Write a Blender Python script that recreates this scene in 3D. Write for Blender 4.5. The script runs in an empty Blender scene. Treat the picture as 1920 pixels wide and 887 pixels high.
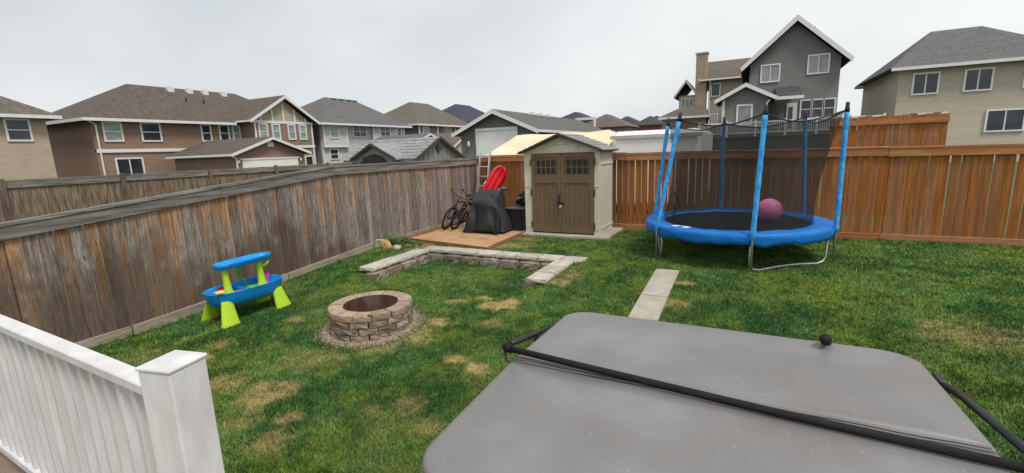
import bpy, math, random
import numpy as np
from mathutils import Vector, Matrix

R = math.radians
rnd = random.Random(11)
sc = bpy.context.scene
COL = sc.collection

# ------------------------------------------------------------------ camera
cd = bpy.data.cameras.new('camera'); cam = bpy.data.objects.new('camera', cd); COL.objects.link(cam)
cd.sensor_fit = 'HORIZONTAL'; cd.sensor_width = 36.0; cd.lens = 36.0 * 867.0 / 1920.0
cd.clip_start = 0.05; cd.clip_end = 3000
PITCH, ROLL, YAW = R(10.6), R(2.06), R(27.0)
fw = Vector((0, math.cos(PITCH), -math.sin(PITCH))); r0 = Vector((1, 0, 0)); u0 = r0.cross(fw)
rt = r0 * math.cos(ROLL) - u0 * math.sin(ROLL); up = r0 * math.sin(ROLL) + u0 * math.cos(ROLL)
m3 = Matrix((rt, up, -fw)).transposed()
cam.matrix_world = Matrix.Translation((0, 0, 2.25)) @ (Matrix.Rotation(YAW, 3, 'Z') @ m3).to_4x4()
sc.camera = cam

# ------------------------------------------------------------------ sky, sun, exposure
SUN_EL, SUN_AZ = R(58), R(118)          # azimuth clockwise from +Y
w = bpy.data.worlds.new('World'); sc.world = w; w.use_nodes = True
wn, wl = w.node_tree.nodes, w.node_tree.links
for n in list(wn): wn.remove(n)
out = wn.new('ShaderNodeOutputWorld'); bg = wn.new('ShaderNodeBackground')
sky = wn.new('ShaderNodeTexSky'); sky.sky_type = 'NISHITA'; sky.sun_disc = False
sky.sun_elevation = SUN_EL; sky.sun_rotation = SUN_AZ; sky.dust_density = 4.0
tc = wn.new('ShaderNodeTexCoord'); mp = wn.new('ShaderNodeMapping'); mp.inputs['Scale'].default_value = (1, 1, 2.2)
cn = wn.new('ShaderNodeTexNoise'); cn.inputs['Scale'].default_value = 1.3; cn.inputs['Detail'].default_value = 4
cr = wn.new('ShaderNodeValToRGB')
cr.color_ramp.elements[0].position = 0.3; cr.color_ramp.elements[0].color = (4.1, 4.4, 4.6, 1)
cr.color_ramp.elements[1].position = 0.72; cr.color_ramp.elements[1].color = (6.5, 6.6, 6.55, 1)
mx = wn.new('ShaderNodeMixRGB'); mx.inputs[0].default_value = 0.93
wl.new(tc.outputs['Generated'], mp.inputs[0]); wl.new(mp.outputs[0], cn.inputs['Vector'])
wl.new(cn.outputs['Fac'], cr.inputs[0]); wl.new(sky.outputs[0], mx.inputs[1]); wl.new(cr.outputs[0], mx.inputs[2])
wl.new(mx.outputs[0], bg.inputs['Color']); bg.inputs['Strength'].default_value = 0.1
wl.new(bg.outputs[0], out.inputs[0])
sd = bpy.data.lights.new('sun', 'SUN'); sun = bpy.data.objects.new('sun', sd); COL.objects.link(sun)
sd.energy = 1.5; sd.angle = R(14); sd.color = (1.0, 0.96, 0.9)
sdir = Vector((math.sin(SUN_AZ) * math.cos(SUN_EL), math.cos(SUN_AZ) * math.cos(SUN_EL), math.sin(SUN_EL)))
sun.rotation_euler = sdir.to_track_quat('Z', 'Y').to_euler(); sun.location = (0, 0, 30)
vs = sc.view_settings
sc.display_settings.display_device = 'sRGB'
vs.view_transform = 'Standard'; vs.look = 'None'; vs.gamma = 1.0; vs.use_curve_mapping = False; vs.exposure = 0.6
sc.render.engine = 'CYCLES'
sc.cycles.use_denoising = True
sc.cycles.transparent_max_bounces = 16; sc.cycles.max_bounces = 6
sc.render.film_transparent = False

# ------------------------------------------------------------------ materials
def mat(name, c1, c2=None, rough=.6, scale=6.0, stretch=(1, 1, 1), bump=0.0, bscale=None, metal=0.0, rv=0.0, spec=.35,
        detail=5.0, lo=.35, hi=.68, lap=0.0, lapd=.6, lapaxis=2, brick=None, attr=None, c3=None, s3=1.0, coat=0.0, spots=None):
    m = bpy.data.materials.new(name); m.use_nodes = True
    n, l = m.node_tree.nodes, m.node_tree.links
    b = n['Principled BSDF']; b.inputs['Roughness'].default_value = rough; b.inputs['Metallic'].default_value = metal
    b.inputs['Specular IOR Level'].default_value = spec
    if coat: b.inputs['Coat Weight'].default_value = coat
    if c2 is None: c2 = tuple(v * .8 for v in c1)
    t = n.new('ShaderNodeTexCoord'); oi = n.new('ShaderNodeObjectInfo')
    mu = n.new('ShaderNodeMath'); mu.operation = 'MULTIPLY'; mu.inputs[1].default_value = 37.0; l.new(oi.outputs['Random'], mu.inputs[0])
    mpn = n.new('ShaderNodeMapping'); mpn.inputs['Scale'].default_value = stretch
    l.new(t.outputs['Object'], mpn.inputs[0])
    cx = n.new('ShaderNodeCombineXYZ'); l.new(mu.outputs[0], cx.inputs[0]); l.new(mu.outputs[0], cx.inputs[1]); l.new(mu.outputs[0], cx.inputs[2])
    l.new(cx.outputs[0], mpn.inputs['Location'])
    nz = n.new('ShaderNodeTexNoise'); nz.inputs['Scale'].default_value = scale; nz.inputs['Detail'].default_value = detail
    l.new(mpn.outputs[0], nz.inputs['Vector'])
    rp = n.new('ShaderNodeValToRGB'); e = rp.color_ramp.elements
    e[0].position = lo; e[0].color = (*c1, 1); e[1].position = hi; e[1].color = (*c2, 1)
    l.new(nz.outputs['Fac'], rp.inputs[0]); col = rp.outputs[0]
    if c3 is not None:      # a second, broader blotch layer
        nz3 = n.new('ShaderNodeTexNoise'); nz3.inputs['Scale'].default_value = s3; nz3.inputs['Detail'].default_value = 4
        l.new(mpn.outputs[0], nz3.inputs['Vector'])
        r3 = n.new('ShaderNodeMapRange'); r3.inputs[1].default_value = .48; r3.inputs[2].default_value = .66; l.new(nz3.outputs['Fac'], r3.inputs[0])
        m3x = n.new('ShaderNodeMixRGB'); l.new(r3.outputs[0], m3x.inputs[0]); l.new(col, m3x.inputs[1]); m3x.inputs[2].default_value = (*c3, 1); col = m3x.outputs[0]
    if spots is not None:   # small specks of dirt
        sp = n.new('ShaderNodeTexVoronoi'); sp.inputs['Scale'].default_value = spots[1]; l.new(t.outputs['Object'], sp.inputs['Vector'])
        r4 = n.new('ShaderNodeMapRange'); r4.inputs[1].default_value = spots[2]; r4.inputs[2].default_value = spots[2] * .4; l.new(sp.outputs['Distance'], r4.inputs[0])
        sr = n.new('ShaderNodeMath'); sr.operation = 'GREATER_THAN'; sr.inputs[1].default_value = spots[3]
        sep = n.new('ShaderNodeSeparateColor'); l.new(sp.outputs['Color'], sep.inputs[0]); l.new(sep.outputs[0], sr.inputs[0])
        sm = n.new('ShaderNodeMath'); sm.operation = 'MULTIPLY'; l.new(r4.outputs[0], sm.inputs[0]); l.new(sr.outputs[0], sm.inputs[1])
        m4 = n.new('ShaderNodeMixRGB'); l.new(sm.outputs[0], m4.inputs[0]); l.new(col, m4.inputs[1]); m4.inputs[2].default_value = (*spots[0], 1); col = m4.outputs[0]
    if rv:
        hs = n.new('ShaderNodeHueSaturation'); mr = n.new('ShaderNodeMapRange')
        mr.inputs[3].default_value = 1 - rv; mr.inputs[4].default_value = 1 + rv
        l.new(oi.outputs['Random'], mr.inputs[0]); l.new(mr.outputs[0], hs.inputs['Value'])
        m5 = n.new('ShaderNodeMath'); m5.operation = 'MULTIPLY'; m5.inputs[1].default_value = 7.13; l.new(oi.outputs['Random'], m5.inputs[0])
        fr = n.new('ShaderNodeMath'); fr.operation = 'FRACT'; l.new(m5.outputs[0], fr.inputs[0])
        mr2 = n.new('ShaderNodeMapRange'); mr2.inputs[3].default_value = 1 - rv; mr2.inputs[4].default_value = 1 + rv * .8
        l.new(fr.outputs[0], mr2.inputs[0]); l.new(mr2.outputs[0], hs.inputs['Saturation'])
        l.new(col, hs.inputs['Color']); col = hs.outputs[0]
    if attr:
        at = n.new('ShaderNodeAttribute'); at.attribute_name = attr
        mm = n.new('ShaderNodeMixRGB'); mm.blend_type = 'MULTIPLY'; mm.inputs[0].default_value = 1.0
        l.new(at.outputs['Color'], mm.inputs[1]); l.new(col, mm.inputs[2]); col = mm.outputs[0]
    height = None
    if brick:               # roof shingles / grid relief: (w, h)
        bt = n.new('ShaderNodeTexBrick'); bt.inputs['Scale'].default_value = 1.0
        bt.inputs['Brick Width'].default_value = brick[0]; bt.inputs['Row Height'].default_value = brick[1]; bt.inputs['Mortar Size'].default_value = .012
        bt.inputs['Color1'].default_value = (.82, .82, .82, 1); bt.inputs['Color2'].default_value = (1.1, 1.1, 1.1, 1); bt.inputs['Mortar'].default_value = (.62, .62, .62, 1)
        mb_ = n.new('ShaderNodeMapping'); mb_.vector_type = 'POINT'; mb_.inputs['Rotation'].default_value = brick[2] if len(brick) > 2 else (0, 0, 0)
        l.new(t.outputs['Object'], mb_.inputs[0]); l.new(mb_.outputs[0], bt.inputs['Vector'])
        mm = n.new('ShaderNodeMixRGB'); mm.blend_type = 'MULTIPLY'; mm.inputs[0].default_value = 1.0
        l.new(col, mm.inputs[1]); l.new(bt.outputs['Color'], mm.inputs[2]); col = mm.outputs[0]
    if lap:                 # horizontal lap siding as relief
        sx = n.new('ShaderNodeSeparateXYZ'); l.new(t.outputs['Object'], sx.inputs[0])
        dv = n.new('ShaderNodeMath'); dv.operation = 'DIVIDE'; dv.inputs[1].default_value = lap; l.new(sx.outputs[lapaxis], dv.inputs[0])
        fr = n.new('ShaderNodeMath'); fr.operation = 'FRACT'; l.new(dv.outputs[0], fr.inputs[0])
        pw = n.new('ShaderNodeMath'); pw.operation = 'SUBTRACT'; pw.inputs[0].default_value = 1.0; l.new(fr.outputs[0], pw.inputs[1]); height = pw.outputs[0]
        bp = n.new('ShaderNodeBump'); bp.inputs['Strength'].default_value = lapd; bp.inputs['Distance'].default_value = lap * .35
        l.new(height, bp.inputs['Height']); l.new(bp.outputs[0], b.inputs['Normal'])
    elif bump:
        nb = n.new('ShaderNodeTexNoise'); nb.inputs['Scale'].default_value = bscale or scale * 3; nb.inputs['Detail'].default_value = 4
        l.new(mpn.outputs[0], nb.inputs['Vector'])
        bp = n.new('ShaderNodeBump'); bp.inputs['Strength'].default_value = bump; bp.inputs['Distance'].default_value = .02
        l.new(nb.outputs['Fac'], bp.inputs['Height']); l.new(bp.outputs[0], b.inputs['Normal'])
    l.new(col, b.inputs['Base Color'])
    return m

VS = (9, 9, .9)       # grain along z
M = {}
def old_fence():
    m = bpy.data.materials.new('weathered fence boards'); m.use_nodes = True; n, l = m.node_tree.nodes, m.node_tree.links
    b = n['Principled BSDF']; b.inputs['Roughness'].default_value = .88; b.inputs['Specular IOR Level'].default_value = .12
    ge = n.new('ShaderNodeNewGeometry'); oi = n.new('ShaderNodeObjectInfo'); tx = n.new('ShaderNodeTexCoord')
    def noise(scale, vec, detail=5, rough=.55):
        q = n.new('ShaderNodeTexNoise'); q.inputs['Scale'].default_value = scale; q.inputs['Detail'].default_value = detail; q.inputs['Roughness'].default_value = rough; l.new(vec, q.inputs['Vector']); return q.outputs['Fac']
    def mapv(src, sc_, rand=True):
        q = n.new('ShaderNodeMapping'); q.inputs['Scale'].default_value = sc_; l.new(src, q.inputs[0])
        if rand:
            k = n.new('ShaderNodeMath'); k.operation = 'MULTIPLY'; k.inputs[1].default_value = 53.0; l.new(oi.outputs['Random'], k.inputs[0])
            c = n.new('ShaderNodeCombineXYZ'); [l.new(k.outputs[0], c.inputs[i]) for i in range(3)]; l.new(c.outputs[0], q.inputs['Location'])
        return q.outputs[0]
    def rng(v, a, b_, lo=0.0, hi=1.0):
        q = n.new('ShaderNodeMapRange'); q.inputs[1].default_value = a; q.inputs[2].default_value = b_; q.inputs[3].default_value = lo; q.inputs[4].default_value = hi; l.new(v, q.inputs[0]); return q.outputs[0]
    def math_(op, a, b_):
        q = n.new('ShaderNodeMath'); q.operation = op
        for i, v in enumerate((a, b_)):
            if isinstance(v, float): q.inputs[i].default_value = v
            else: l.new(v, q.inputs[i])
        return q.outputs[0]
    def mix(f, a, b_):
        q = n.new('ShaderNodeMixRGB')
        for i, v in enumerate((f, a, b_)):
            if isinstance(v, tuple): q.inputs[i].default_value = (*v, 1)
            elif isinstance(v, float): q.inputs[i].default_value = v
            else: l.new(v, q.inputs[i])
        return q.outputs[0]
    P = ge.outputs['Position']; sp = n.new('ShaderNodeSeparateXYZ'); l.new(P, sp.inputs[0]); Y, Z = sp.outputs[1], sp.outputs[2]
    grain = noise(1.0, mapv(P, (1, 42, 3.0)), 6, .65); fine = noise(1.0, mapv(P, (1, 110, 9)), 4, .6)
    col = mix(rng(grain, .3, .7), (.125, .098, .08), (.45, .40, .35))
    col = mix(rng(fine, .48, .72), col, (.07, .05, .04))
    # sheltered, still orange wood: mostly high up and on some boards
    w1 = noise(1.0, mapv(P, (1, 9, .9)), 3); w2 = rng(Z, .5, 1.9, -.10, .10); br = rng(oi.outputs['Random'], 0, 1, -.07, .07)
    near = rng(Y, 5.0, 8.5, .075, -.03)
    om = rng(math_('ADD', math_('ADD', math_('ADD', w1, w2), br), near), .53, .68, 0, .85)
    col = mix(om, col, mix(rng(grain, .35, .65), (.20, .095, .04), (.42, .225, .10)))
    # rain splash and sprinkler stain on the near lower boards
    st = noise(1.0, mapv(P, (1, 2.2, 1.3), False), 5, .65); stw = math_('ADD', math_('ADD', st, rng(Z, .2, 1.6, .27, -.22)), rng(Y, 5.8, 8.0, .08, -.3))
    col = mix(rng(stw, .48, .66, 0, .72), col, mix(rng(fine, .35, .6), (.045, .028, .02), (.15, .09, .06)))
    # purple-grey bleached end near the corner
    col = mix(rng(Y, 9.3, 10.6, 0, .45), col, mix(grain, (.14, .095, .095), (.31, .25, .25)))
    hs = n.new('ShaderNodeHueSaturation'); l.new(rng(oi.outputs['Random'], 0, 1, .72, 1.32), hs.inputs['Value']); l.new(col, hs.inputs['Color']); col = hs.outputs[0]
    vo = n.new('ShaderNodeTexVoronoi'); vo.inputs['Scale'].default_value = 1.0; l.new(mapv(P, (1, 7.5, 2.2)), vo.inputs['Vector'])
    col = mix(rng(vo.outputs['Distance'], .10, .05, 0, .75), col, (.05, .03, .022))      # knots
    l.new(col, b.inputs['Base Color'])
    bp = n.new('ShaderNodeBump'); bp.inputs['Strength'].default_value = .5; bp.inputs['Distance'].default_value = .006; l.new(grain, bp.inputs['Height']); l.new(bp.outputs[0], b.inputs['Normal'])
    return m
M['fence_old'] = old_fence()
M['fence_cap'] = mat('weathered fence rail wood', (.125, .108, .092), (.31, .28, .245), .85, 2.2, (12, .7, 12), .4, 14, rv=.12, spec=.15)
M['fence_kick'] = mat('pale kickboard wood', (.27, .22, .17), (.42, .36, .29), .85, 4, (6, .8, 6), .4, 14, rv=.12, spec=.15)
M['fence_red'] = mat('stained cedar wood', (.25, .092, .03), (.39, .165, .06), .85, 2.2, VS, .35, 14, rv=.1, spec=.2)
M['fence_red_rail'] = mat('stained cedar rail wood', (.36, .145, .058), (.50, .225, .095), .75, 3, (.8, 9, 9), .35, 14, rv=.1, spec=.2)
M['fence_far'] = mat('far weathered wood', (.10, .07, .05), (.25, .2, .15), .85, 3, VS, .3, 12, rv=.2, spec=.15)
M['ground'] = mat('soil and turf', (.75, .75, .75), (1.2, 1.2, 1.2), .95, 30, attr='Col', bump=.8, bscale=60, spec=.1)
M['grass'] = mat('grass blades', (.9, .9, .9), (1.1, 1.1, 1.1), .7, 4, attr='Col', spec=.25)
M['gravel'] = mat('pea gravel', (.9, .9, .9), (1.1, 1.1, 1.1), .8, 20, attr='Col', spec=.2)
M['pit_cap'] = mat('reddish concrete cap stone', (.31, .225, .172), (.45, .34, .265), .85, 10, (1, 1, 1), .6, 60, rv=.16, spec=.2)
M['pit_wall'] = mat('split face concrete stone', (.175, .13, .098), (.37, .285, .21), .9, 9, (1, 1, 1), .7, 50, rv=.25, spec=.2)
M['rust'] = mat('rusted steel', (.07, .035, .023), (.12, .062, .04), .75, 6, (2, 2, 1), .3, 40, spec=.3, c3=(.15, .10, .075), s3=1.5)
M['ash'] = mat('ash', (.05, .045, .04), (.14, .13, .12), .95, 14)
M['block'] = mat('concrete block', (.43, .385, .32), (.60, .55, .475), .9, 10, (1, 1, 1), .7, 60, rv=.14, spec=.2)
M['block_face'] = mat('split face wall block', (.16, .125, .098), (.34, .285, .23), .9, 9, (1, 1, 1), .9, 45, rv=.18, spec=.2)
M['concrete'] = mat('pale concrete', (.36, .32, .26), (.46, .42, .35), .9, 5, (1, 1, 1), .4, 60, rv=.05, spec=.2)
M['sand'] = mat('coarse sand', (.47, .285, .15), (.63, .42, .245), .95, 22, (1, 1, 1), .8, 90, spec=.1, c3=(.40, .25, .14), s3=2.2)
M['sand_board'] = mat('red stained board', (.28, .115, .06), (.40, .19, .11), .8, 4, (2, 2, 6), .3, 20, rv=.12, spec=.2)
M['shed_wall'] = mat('beige resin', (.60, .555, .43), (.67, .625, .50), .55, 3, bump=.12, bscale=70, spec=.35)
M['shed_door'] = mat('brown resin', (.15, .098, .056), (.18, .12, .070), .5, 3, (8, 8, .6), .15, 40, spec=.35)
M['shed_roof'] = mat('grey resin shingle', (.20, .195, .185), (.33, .325, .315), .7, 6, (2, 2, 2), .3, 40, rv=.1, spec=.3)
M['shed_trim'] = mat('dark brown trim', (.07, .055, .042), None, .6)
M['dark_glass'] = mat('dark tinted pane', (.018, .017, .015), (.035, .03, .025), .25, 4, spec=.4)
M['black_metal'] = mat('black painted metal', (.012, .012, .013), (.02, .02, .022), .45, 10, spec=.5)
M['foam'] = mat('black foam grip', (.005, .005, .006), (.011, .011, .012), .7, 30, bump=.3, bscale=120, spec=.3)
M['vinyl'] = mat('grey spa cover vinyl', (.185, .18, .18), (.235, .228, .228), .42, 2.2, bump=.08, bscale=160, spec=.5, c3=(.185, .17, .162), s3=1.6, spots=((.40, .38, .36), 34.0, .16, .80))
M['vinyl_side'] = mat('grey spa cover skirt', (.16, .155, .155), (.20, .195, .195), .5, 3, bump=.1, bscale=100, spec=.4)
M['cabinet'] = mat('brown spa cabinet panel', (.07, .055, .045), (.11, .09, .075), .6, 3, (6, 6, .6), .2, 30, rv=.08)
M['blue_pad'] = mat('blue vinyl pad', (.008, .15, .52), (.014, .20, .60), .45, 3, bump=.3, bscale=7, spec=.25)
M['blue_sleeve'] = mat('blue foam sleeve', (.02, .30, .78), (.10, .48, .90), .5, 16, (1, 1, .6), .9, 26, spec=.25)
M['tramp_mat'] = mat('black woven mat', (.012, .012, .013), (.02, .02, .022), .9, 20, bump=.2, bscale=200, spec=.1)
M['galv'] = mat('galvanised steel', (.36, .36, .36), (.52, .52, .52), .42, 8, (3, 3, .6), .1, 40, metal=.75, spec=.5)
M['alu'] = mat('aluminium', (.52, .52, .53), (.66, .66, .67), .4, 8, (3, 3, .4), .1, 40, metal=.6)
M['pink'] = mat('pink rubber', (.90, .20, .46), (.95, .26, .52), .45, 3, spec=.5)
M['toy_blue'] = mat('blue toy plastic', (.008, .24, .66), (.014, .30, .74), .35, 3, spec=.3)
M['toy_lime'] = mat('lime toy plastic', (.42, .66, .02), (.48, .72, .04), .35, 3, spec=.5)
M['toy_green'] = mat('green toy plastic', (.10, .42, .04), (.14, .5, .06), .35, 3, spec=.5)
M['toy_pink'] = mat('pink toy plastic', (.72, .14, .42), None, .4)
M['toy_yellow'] = mat('yellow toy plastic', (.80, .52, .10), (.85, .66, .3), .4, 12)
M['toy_red'] = mat('red toy plastic', (.6, .03, .03), None, .4)
M['red'] = mat('red sled plastic', (.72, .008, .014), (.80, .014, .02), .3, 3, spec=.5)
M['grill_cover'] = mat('black fabric cover', (.022, .023, .026), (.042, .044, .048), .6, 3, bump=.35, bscale=9, spec=.35)
M['box_black'] = mat('black resin box', (.014, .014, .015), (.02, .02, .021), .5, 4, bump=.15, bscale=60)
M['box_lid'] = mat('grey resin lid', (.09, .09, .095), (.13, .13, .135), .5, 4)
M['rubber'] = mat('tyre rubber', (.012, .012, .012), (.022, .021, .02), .8, 20)
M['navy'] = mat('navy cloth', (.008, .016, .055), (.02, .04, .12), .85, 5, bump=.5, bscale=12)
M['dark_cloth'] = mat('black cloth', (.008, .008, .01), (.02, .02, .022), .85, 5, bump=.5, bscale=12)
M['teal_cloth'] = mat('bright green cloth', (.04, .42, .16), (.1, .55, .25), .8, 5)
M['magenta_cloth'] = mat('magenta cloth', (.45, .05, .25), None, .8, 5)
M['green_cloth'] = mat('dark green cloth', (.03, .11, .05), None, .8, 5)
M['rock_yellow'] = mat('yellow sandstone', (.42, .25, .09), (.58, .40, .2), .9, 8, bump=.6, bscale=25)
M['rock_pale'] = mat('pale fieldstone', (.45, .40, .26), (.6, .55, .4), .9, 8, bump=.6, bscale=25)
M['leaf'] = mat('weed leaf', (.07, .15, .03), (.13, .23, .06), .6, 6, rv=.1)
M['white_cover'] = mat('white fabric', (.60, .585, .58), (.76, .75, .745), .6, 5, (2, 2, .7), bump=.25, bscale=8, c3=(.62, .58, .55), s3=2.5)
M['white_trim'] = mat('white painted trim', (.72, .72, .72), (.78, .78, .77), .5, 4)
M['white_door'] = mat('white garage door', (.70, .71, .70), (.77, .78, .77), .5, 2, lap=.53, lapd=.25)
M['cream_door'] = mat('cream garage door', (.74, .72, .62), (.78, .76, .67), .5, 2, lap=.53, lapd=.25)
M['white_vinyl'] = mat('white trailer skin', (.83, .83, .83), (.88, .88, .87), .35, 2, spec=.5)
M['tarp'] = mat('cream tarp', (.74, .58, .36), (.82, .66, .42), .55, 2, bump=.2, bscale=4, c3=(.84, .70, .50), s3=.8)
M['glass_pale'] = mat('window glass with painted sky reflection', (.20, .27, .25), (.34, .42, .39), .12, 1.2, (1, 1, 3), spec=.6)  # pale sky reflection put into the pane colour
M['glass_dark'] = mat('dark window glass', (.022, .026, .034), (.05, .055, .07), .08, 1.5, spec=.6)
M['glass_grey'] = mat('grey window glass', (.22, .23, .25), (.32, .33, .36), .1, 1.5, spec=.6)
def siding(n, c, lap=.125, d=.7): return mat(n, tuple(v * .93 for v in c), tuple(v * 1.06 for v in c), .65, 1.5, (1, 1, 3), lap=lap, lapd=d, spec=.25)
M['s_brown'] = siding('brown siding', (.25, .165, .115)); M['s_brown2'] = siding('dark brown siding', (.16, .12, .1))
M['s_tan'] = siding('tan gable siding', (.40, .35, .26)); M['s_lightgrey'] = siding('light grey siding', (.55, .52, .51))
M['s_midgrey'] = siding('mid grey siding', (.21, .205, .205)); M['s_taupe'] = siding('taupe siding', (.20, .165, .145))
M['s_dark'] = siding('dark grey siding', (.15, .147, .143), .15, .9); M['s_charcoal'] = siding('charcoal siding', (.18, .175, .17), .15, .9)
M['s_beige'] = siding('beige siding', (.40, .32, .245)); M['s_beige2'] = siding('pale beige siding', (.45, .40, .31))
M['s_white'] = siding('white siding', (.6, .6, .6)); M['s_red'] = siding('red siding', (.25, .06, .06))
M['board_grey'] = mat('grey board and batten', (.22, .22, .22), (.30, .30, .295), .8, 3, VS)
def roofm(n, c): return mat(n, tuple(v * .78 for v in c), tuple(v * 1.18 for v in c), .9, 7, (1, 1, 1), .5, 30, spec=.15, brick=(.5, .16))
M['r_brown'] = roofm('brown shingles', (.135, .112, .095)); M['r_grey'] = roofm('grey shingles', (.16, .155, .155))
M['r_tan'] = roofm('tan shingles', (.165, .143, .118)); M['r_blue'] = roofm('slate blue shingles', (.075, .08, .105))
M['r_green'] = roofm('grey green shingles', (.15, .152, .142)); M['r_dark'] = roofm('dark shingles', (.085, .085, .09))
M['r_pale'] = mat('weathered metal shingle', (.21, .215, .22), (.33, .335, .34), .6, 5, (1, 1, 1), .3, 20, rv=.06)
M['brick_tan'] = mat('tan stucco', (.34, .26, .185), (.40, .31, .225), .85, 3, bump=.3, bscale=40)
M['deck_grey'] = mat('grey composite skirting', (.075, .068, .062), (.115, .105, .095), .8, 3, VS)
M['deck_wood'] = mat('deck board', (.17, .12, .085), (.25, .18, .13), .8, 3, (.8, 9, 9), .3, 14, rv=.12)
# knotted trampoline netting: a sheet that lets most light through
def net_mat():
    m = bpy.data.materials.new('black netting'); m.use_nodes = True; n, l = m.node_tree.nodes, m.node_tree.links
    b = n['Principled BSDF']; b.inputs['Base Color'].default_value = (.012, .012, .013, 1); b.inputs['Roughness'].default_value = .8
    tr = n.new('ShaderNodeBsdfTransparent'); ms = n.new('ShaderNodeMixShader')
    t = n.new('ShaderNodeTexCoord'); nz = n.new('ShaderNodeTexNoise'); nz.inputs['Scale'].default_value = 1.5; l.new(t.outputs['Object'], nz.inputs['Vector'])
    r = n.new('ShaderNodeMapRange'); r.inputs[1].default_value = .3; r.inputs[2].default_value = .7; r.inputs[3].default_value = .46; r.inputs[4].default_value = .56
    l.new(nz.outputs['Fac'], r.inputs[0]); l.new(r.outputs[0], ms.inputs[0]); l.new(tr.outputs[0], ms.inputs[1]); l.new(b.outputs[0], ms.inputs[2])
    l.new(ms.outputs[0], n['Material Output'].inputs[0]); return m
M['net'] = net_mat()

# ------------------------------------------------------------------ mesh helpers
WO = {}     # world origin of each object (nothing that carries parts is rotated)
def worigin(o): return WO.get(o.name, Vector((0, 0, 0)))
def tag(o, label=None, cat=None, group=None, kind=None):
    if label: o['label'] = label
    if cat: o['category'] = cat
    if group: o['group'] = group
    if kind: o['kind'] = kind
    return o
def thing(name, label, cat, loc, group=None):
    o = bpy.data.objects.new(name, None); COL.objects.link(o); o.location = loc; o.empty_display_size = .2
    WO[o.name] = Vector(loc); return tag(o, label, cat, group)
def boxgrid(nx, ny, nz):
    idx, vs_, fs = {}, [], []
    def v(i, j, k):
        if (i, j, k) not in idx: idx[(i, j, k)] = len(vs_); vs_.append((i / nx, j / ny, k / nz))
        return idx[(i, j, k)]
    for i in range(nx):
        for j in range(ny):
            fs.append((v(i, j, 0), v(i, j + 1, 0), v(i + 1, j + 1, 0), v(i + 1, j, 0)))
            fs.append((v(i, j, nz), v(i + 1, j, nz), v(i + 1, j + 1, nz), v(i, j + 1, nz)))
    for i in range(nx):
        for k in range(nz):
            fs.append((v(i, 0, k), v(i + 1, 0, k), v(i + 1, 0, k + 1), v(i, 0, k + 1)))
            fs.append((v(i, ny, k), v(i, ny, k + 1), v(i + 1, ny, k + 1), v(i + 1, ny, k)))
    for j in range(ny):
        for k in range(nz):
            fs.append((v(0, j, k), v(0, j, k + 1), v(0, j + 1, k + 1), v(0, j + 1, k)))
            fs.append((v(nx, j, k), v(nx, j + 1, k), v(nx, j + 1, k + 1), v(nx, j, k + 1)))
    return vs_, fs
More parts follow.
